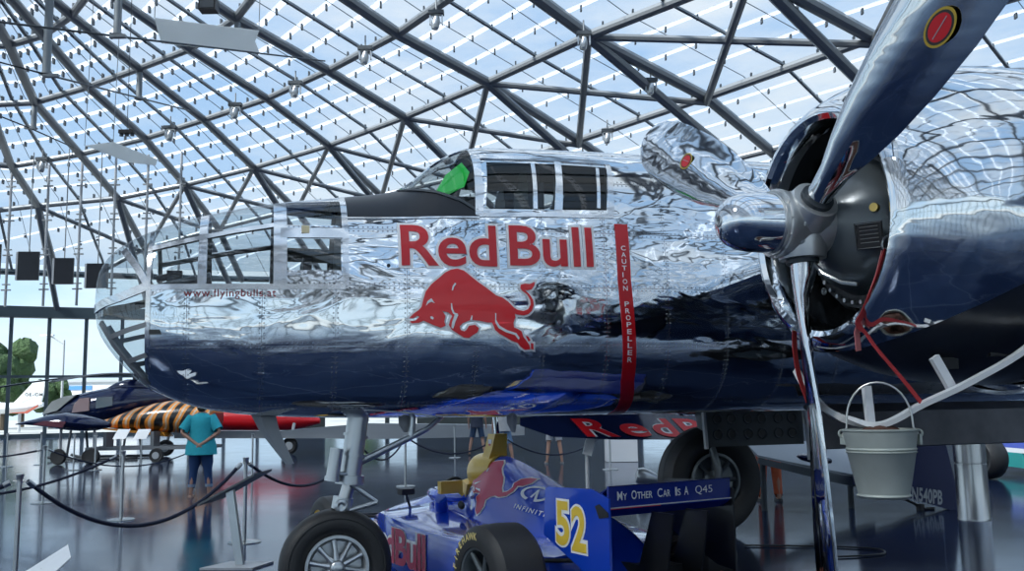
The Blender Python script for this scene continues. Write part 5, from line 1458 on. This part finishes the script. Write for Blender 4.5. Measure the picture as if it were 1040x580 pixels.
# ------------------------------------------------------------------ hung under the roof
def hang(px, py, Y): return at(px, py, Y)
M_sail = glass('white_sail', (.8,.8,.8), .0, .8, (.95,.96,.94))
for pts, Y, lbl in (([(157,18),(263,31),(259,42),(264,54),(164,44),(160,31)], 24, 'translucent white cloth sail stretched at the top left'), ([(86,148),(115,144),(160,162),(158,168),(130,165),(95,151)], 30, 'smaller translucent white cloth sail hanging below the larger one')):
    c = at(pts[0][0], pts[0][1], Y); t = thing('hanging_sail', lbl, 'cloth sail', c)
    P = []
    for i, q in enumerate(pts): P.append(at(q[0], q[1], Y)-c)
    q = MB(); q.prism(P, (.0,.015,.0)); q.build('sail_cloth', M_sail, t)
    q = MB()
    for i in (0, 1): q.tube([P[i], P[i]+Vector((0,.3,dome_h(*(c+P[i]).xy)-(c+P[i]).z))], .012, 5)
    q.build('sail_wire', M_tube, t)
# moving spotlights under the cross tubes
def on_roof(px, py, drop):
    lo, hi = 5.0, 62.0
    for _ in range(30):
        m = (lo+hi)/2; q = at(px, py, m)
        if q.z < dome_h(q.x, q.y)-drop: lo = m
        else: hi = m
    return lo
SP = [(x_, y_, on_roof(x_, y_-6, 1.0)) for x_, y_ in ((300,93),(239,115),(173,138),(43,170),(443,22),(371,58),(593,43),(661,90),(617,141))]
where = ['above the cockpit front','between the first two cross tubes','above the nose glazing','at the far left under the white sails','at the top centre','just left of the top centre one','right of the top centre','above the upper propeller blade','just above the cockpit roof']
for (px, py, Y), wh in zip(SP, where):
    k_ = at(px, py-6, Y); t = thing('hanging_spotlight', 'silver moving spotlight hung from a roof tube, '+wh, 'spotlight', k_, 0, 'spotlights under the roof tubes')
    MB().box((0,0,.12), (.62,.3,.16)).build('spotlight_base', M_clamp, t)
    q = MB(); q.box((-.24,0,-.15), (.05,.16,.45)); q.box((.24,0,-.15), (.05,.16,.45)); q.box((0,0,.05), (.53,.16,.05)); q.build('spotlight_yoke', M_gear, t)
    MB().lathe([(.12,0),(.10,.12),(-.1,.17),(-.35,.16),(-.42,.12),(-.42,0)], (0,0,-.15), (.15,0,1), 20).build('spotlight_head', M_gear, t)
    MB().tube([(0,0,.18),(0,0,max(.4, dome_h(k_.x,k_.y)-k_.z-.3))], .035, 6).build('spotlight_hanger', M_tube, t)
for px, py, Y, lbl in ((212,6,22,'black loudspeaker box hung at the top left'), (129,134,30,'black bar of small lamps hung on wires')):
    k_ = at(px, py, Y); t = thing('hanging_fixture', lbl, 'fixture', k_)
    if py < 50:
        MB().box((0,0,0), (.42,.3,.30)).build('speaker_box', M_black, t); MB().box((0,-.155,0), (.34,.02,.22)).build('speaker_grille', M_clamp, t)
    else:
        MB().box((0,0,0), (.5,.2,.12)).build('lamp_bar', M_black, t)
        for i in range(3): MB().lathe([(0,.0),(0,.07),(.12,.05),(.12,0)], (-.18+.18*i,0,-.14), (0,0,1), 12).build('small_lamp', M_clamp, t)
    MB().tube([(0,0,0),(0,0,dome_h(k_.x,k_.y)-k_.z)], .012, 5).build('suspension_wire', M_clamp, t)
# vertical tie tubes with flat cables between them
TT = [(47,-60,75,29),(119,-60,35,31),(141,65,100,40.4),(34,100,130,42.9),(241,12,30,36.5)]
for px, y0_, y1_, Y in TT:
    a_ = at(px, y1_, Y); t = thing('tie_tube', 'grey vertical steel tie tube under the roof' , 'tube', a_, 0, 'vertical tie tubes under the roof')
    t['label'] = {47:'long grey vertical tube near the left top corner, nearest the edge',119:'grey vertical tube ending left of the large white sail',141:'short grey vertical tube below the large white sail',34:'short grey vertical tube close to the left edge',241:'short grey vertical tube above the right end of the large sail'}[px]
    MB().tube([(0,0,0),(0,0,dome_h(a_.x,a_.y)-a_.z-.45)], .13, 12).build('tube_body', M_tube2, t)
    MB().lathe([(0,.0),(0,.12),(.05,.2),(.08,.2),(.1,.12),(.1,0)], (0,0,-.08), (0,0,1), 14).build('tube_foot', M_tube, t)
for pts, Ys, lbl in (([(-20,20),(120,37),(330,62)], (17,17,26), 'thin steel cable passing under the large white sail'), ([(-20,58),(52,77),(195,113)], (18,18,30), 'thin steel cable sloping down from the upper left edge'), ([(-20,110),(30,130),(75,150)], (26,28,32), 'short thin steel cable at the left edge')):
    P = [at(q[0], q[1], y) for q, y in zip(pts, Ys)]; t = thing('tension_cable', lbl, 'cable', P[1], 0, 'thin cables under the roof')
    MB().tube([q-P[1] for q in P], .022, 6).build('cable_strand', M_clamp, t)
    MB().box((0,0,0), (.3,.1,.06)).build('cable_clamp', M_tube, t)

# ------------------------------------------------------------------ outside
Yo = 78.0
q0 = at(30, 430, Yo); t = thing('parked_aircraft', 'white aircraft with tall registered tail parked outside the glass', 'aircraft', (q0.x, Yo, 0))
def OP(px, py, dy=0.0): q = at(px, py, Yo); return Vector((q.x-q0.x, dy, q.z))
MB().prism([OP(14,409), OP(36,386), OP(47,386), OP(41,409)], (0,.25,0)).build('tail_fin', M_white, t)
rg = []
for px, yt, yb, w in ((-60,409,421,1.0),(-20,409,421,1.0),(10,409,420,.9),(30,409,417.5,.6),(44,408.5,413,.3)):
    a_, b_ = OP(px,yt), OP(px,yb); c = (a_+b_)/2; h = (a_.z-b_.z)/2
    rg.append([Vector((c.x, w*math.cos(2*PI*k/20), c.z+h*math.sin(2*PI*k/20))) for k in range(20)])
MB().loft(rg).build('aircraft_body', M_white, t)
MB().prism([OP(12,419.5,-.8), OP(30,418,-.75), OP(42,411,-.6), OP(42,413,-.6), OP(32,420,-.75)], (0,.1,0)).build('red_sweep', mat('rust_red', (.35,.08,.05), .5), t)
MB().prism([OP(20,409.5,-.3), OP(34,404,-.3), OP(35,404.6,-.3), OP(24,409.8,-.3)], (0,.1,0)).build('grey_sweep', M_grey, t)
put_text('OE-IDM', 25.5, 43.5, 402.5, 399, lambda u, v: OP(u, v, -.02), M_clamp, t, 'registration_lettering', .03, 1.2)
for px in (-30, 20): MB().tube([OP(px,419), Vector((OP(px,419).x,0,0))], .12, 8).build('parked_leg', M_grey, t)
q0 = at(95, 430, 120); t = thing('outside_building', 'white hangar building with a blue stripe outside the glass', 'building', (q0.x, 120, 0))
def BP(px, py): q = at(px, py, 120); return Vector((q.x-q0.x, 0, q.z))
w_ = BP(140,430).x-BP(60,430).x; h_ = BP(90,388).z
MB().box(((BP(140,430).x+BP(60,430).x)/2, 5, h_/2), (w_, 10, h_)).build('building_wall', M_white, t)
MB().box(((BP(140,430).x+BP(60,430).x)/2, 5, h_+.1), (w_+.6, 10.6, .25)).build('building_roof', M_grey, t)
MB().box(((BP(92,430).x+BP(62,430).x)/2, -.05, BP(80,394).z), (BP(92,430).x-BP(62,430).x, .1, .5)).build('blue_stripe', mat('stripe_blue', (.08,.25,.6), .5), t)
# lamp post outside
q0 = at(62, 420, 66); t = thing('street_lamp', 'pale street lamp outside the glass wall', 'lamp', (q0.x, 66, 0))
MB().tube([(0,0,0),(.0,0,6.6)], [.10,.07], 10).build('lamp_pole', M_grey, t); MB().tube([(0,0,6.3),(-1.0,0,6.9)], .05, 8).build('lamp_arm', M_grey, t)
MB().box((-1.2,0,6.95), (.9,.3,.12)).build('lamp_head', M_white, t)
# trees
M_leaf = mat('tree_leaf', (.035,.075,.02), .8, noise=3, amt=.6, bump=1.0, bd=.5); M_bark = mat('bark', (.08,.06,.04), .9)
random.seed(11)
for k, (px, h, Y, lbl) in enumerate(((2,9.0,92,'dark leafy tree outside at the left edge'),(-48,11.0,99,'leafy tree outside beyond the left edge'),(22,5.6,112,'small tree outside behind the white tail fin'),(52,6.0,98,'dark tree outside between two glass wall posts'),(128,5.0,145,'low tree outside seen behind the helicopter'),(372,7.0,110,'tree outside seen under the aircraft nose'),(325,6.0,118,'tree outside left of the nose leg'))):
    q0 = at(px, 430, Y); t = thing('tree', lbl, 'tree', (q0.x, Y, -.1), 0, 'trees outside the hall')
    MB().tube([(0,0,0),(.1,0,h*.5)], [.3,.15], 8).build('trunk', M_bark, t)
    q = MB()
    for i in range(16):
        a = random.random()*6.28; r = random.random()*h*.28; z_ = h*(.35+.5*random.random())
        b0 = len(q.v); q.ball((r*math.cos(a), r*math.sin(a), z_), h*(.10+.09*random.random()), 10, 8)
        for i2 in range(b0, len(q.v)): q.v[i2] += Vector((random.uniform(-1,1), random.uniform(-1,1), random.uniform(-1,1)))*.02*h
    q.build('crown', M_leaf, t)
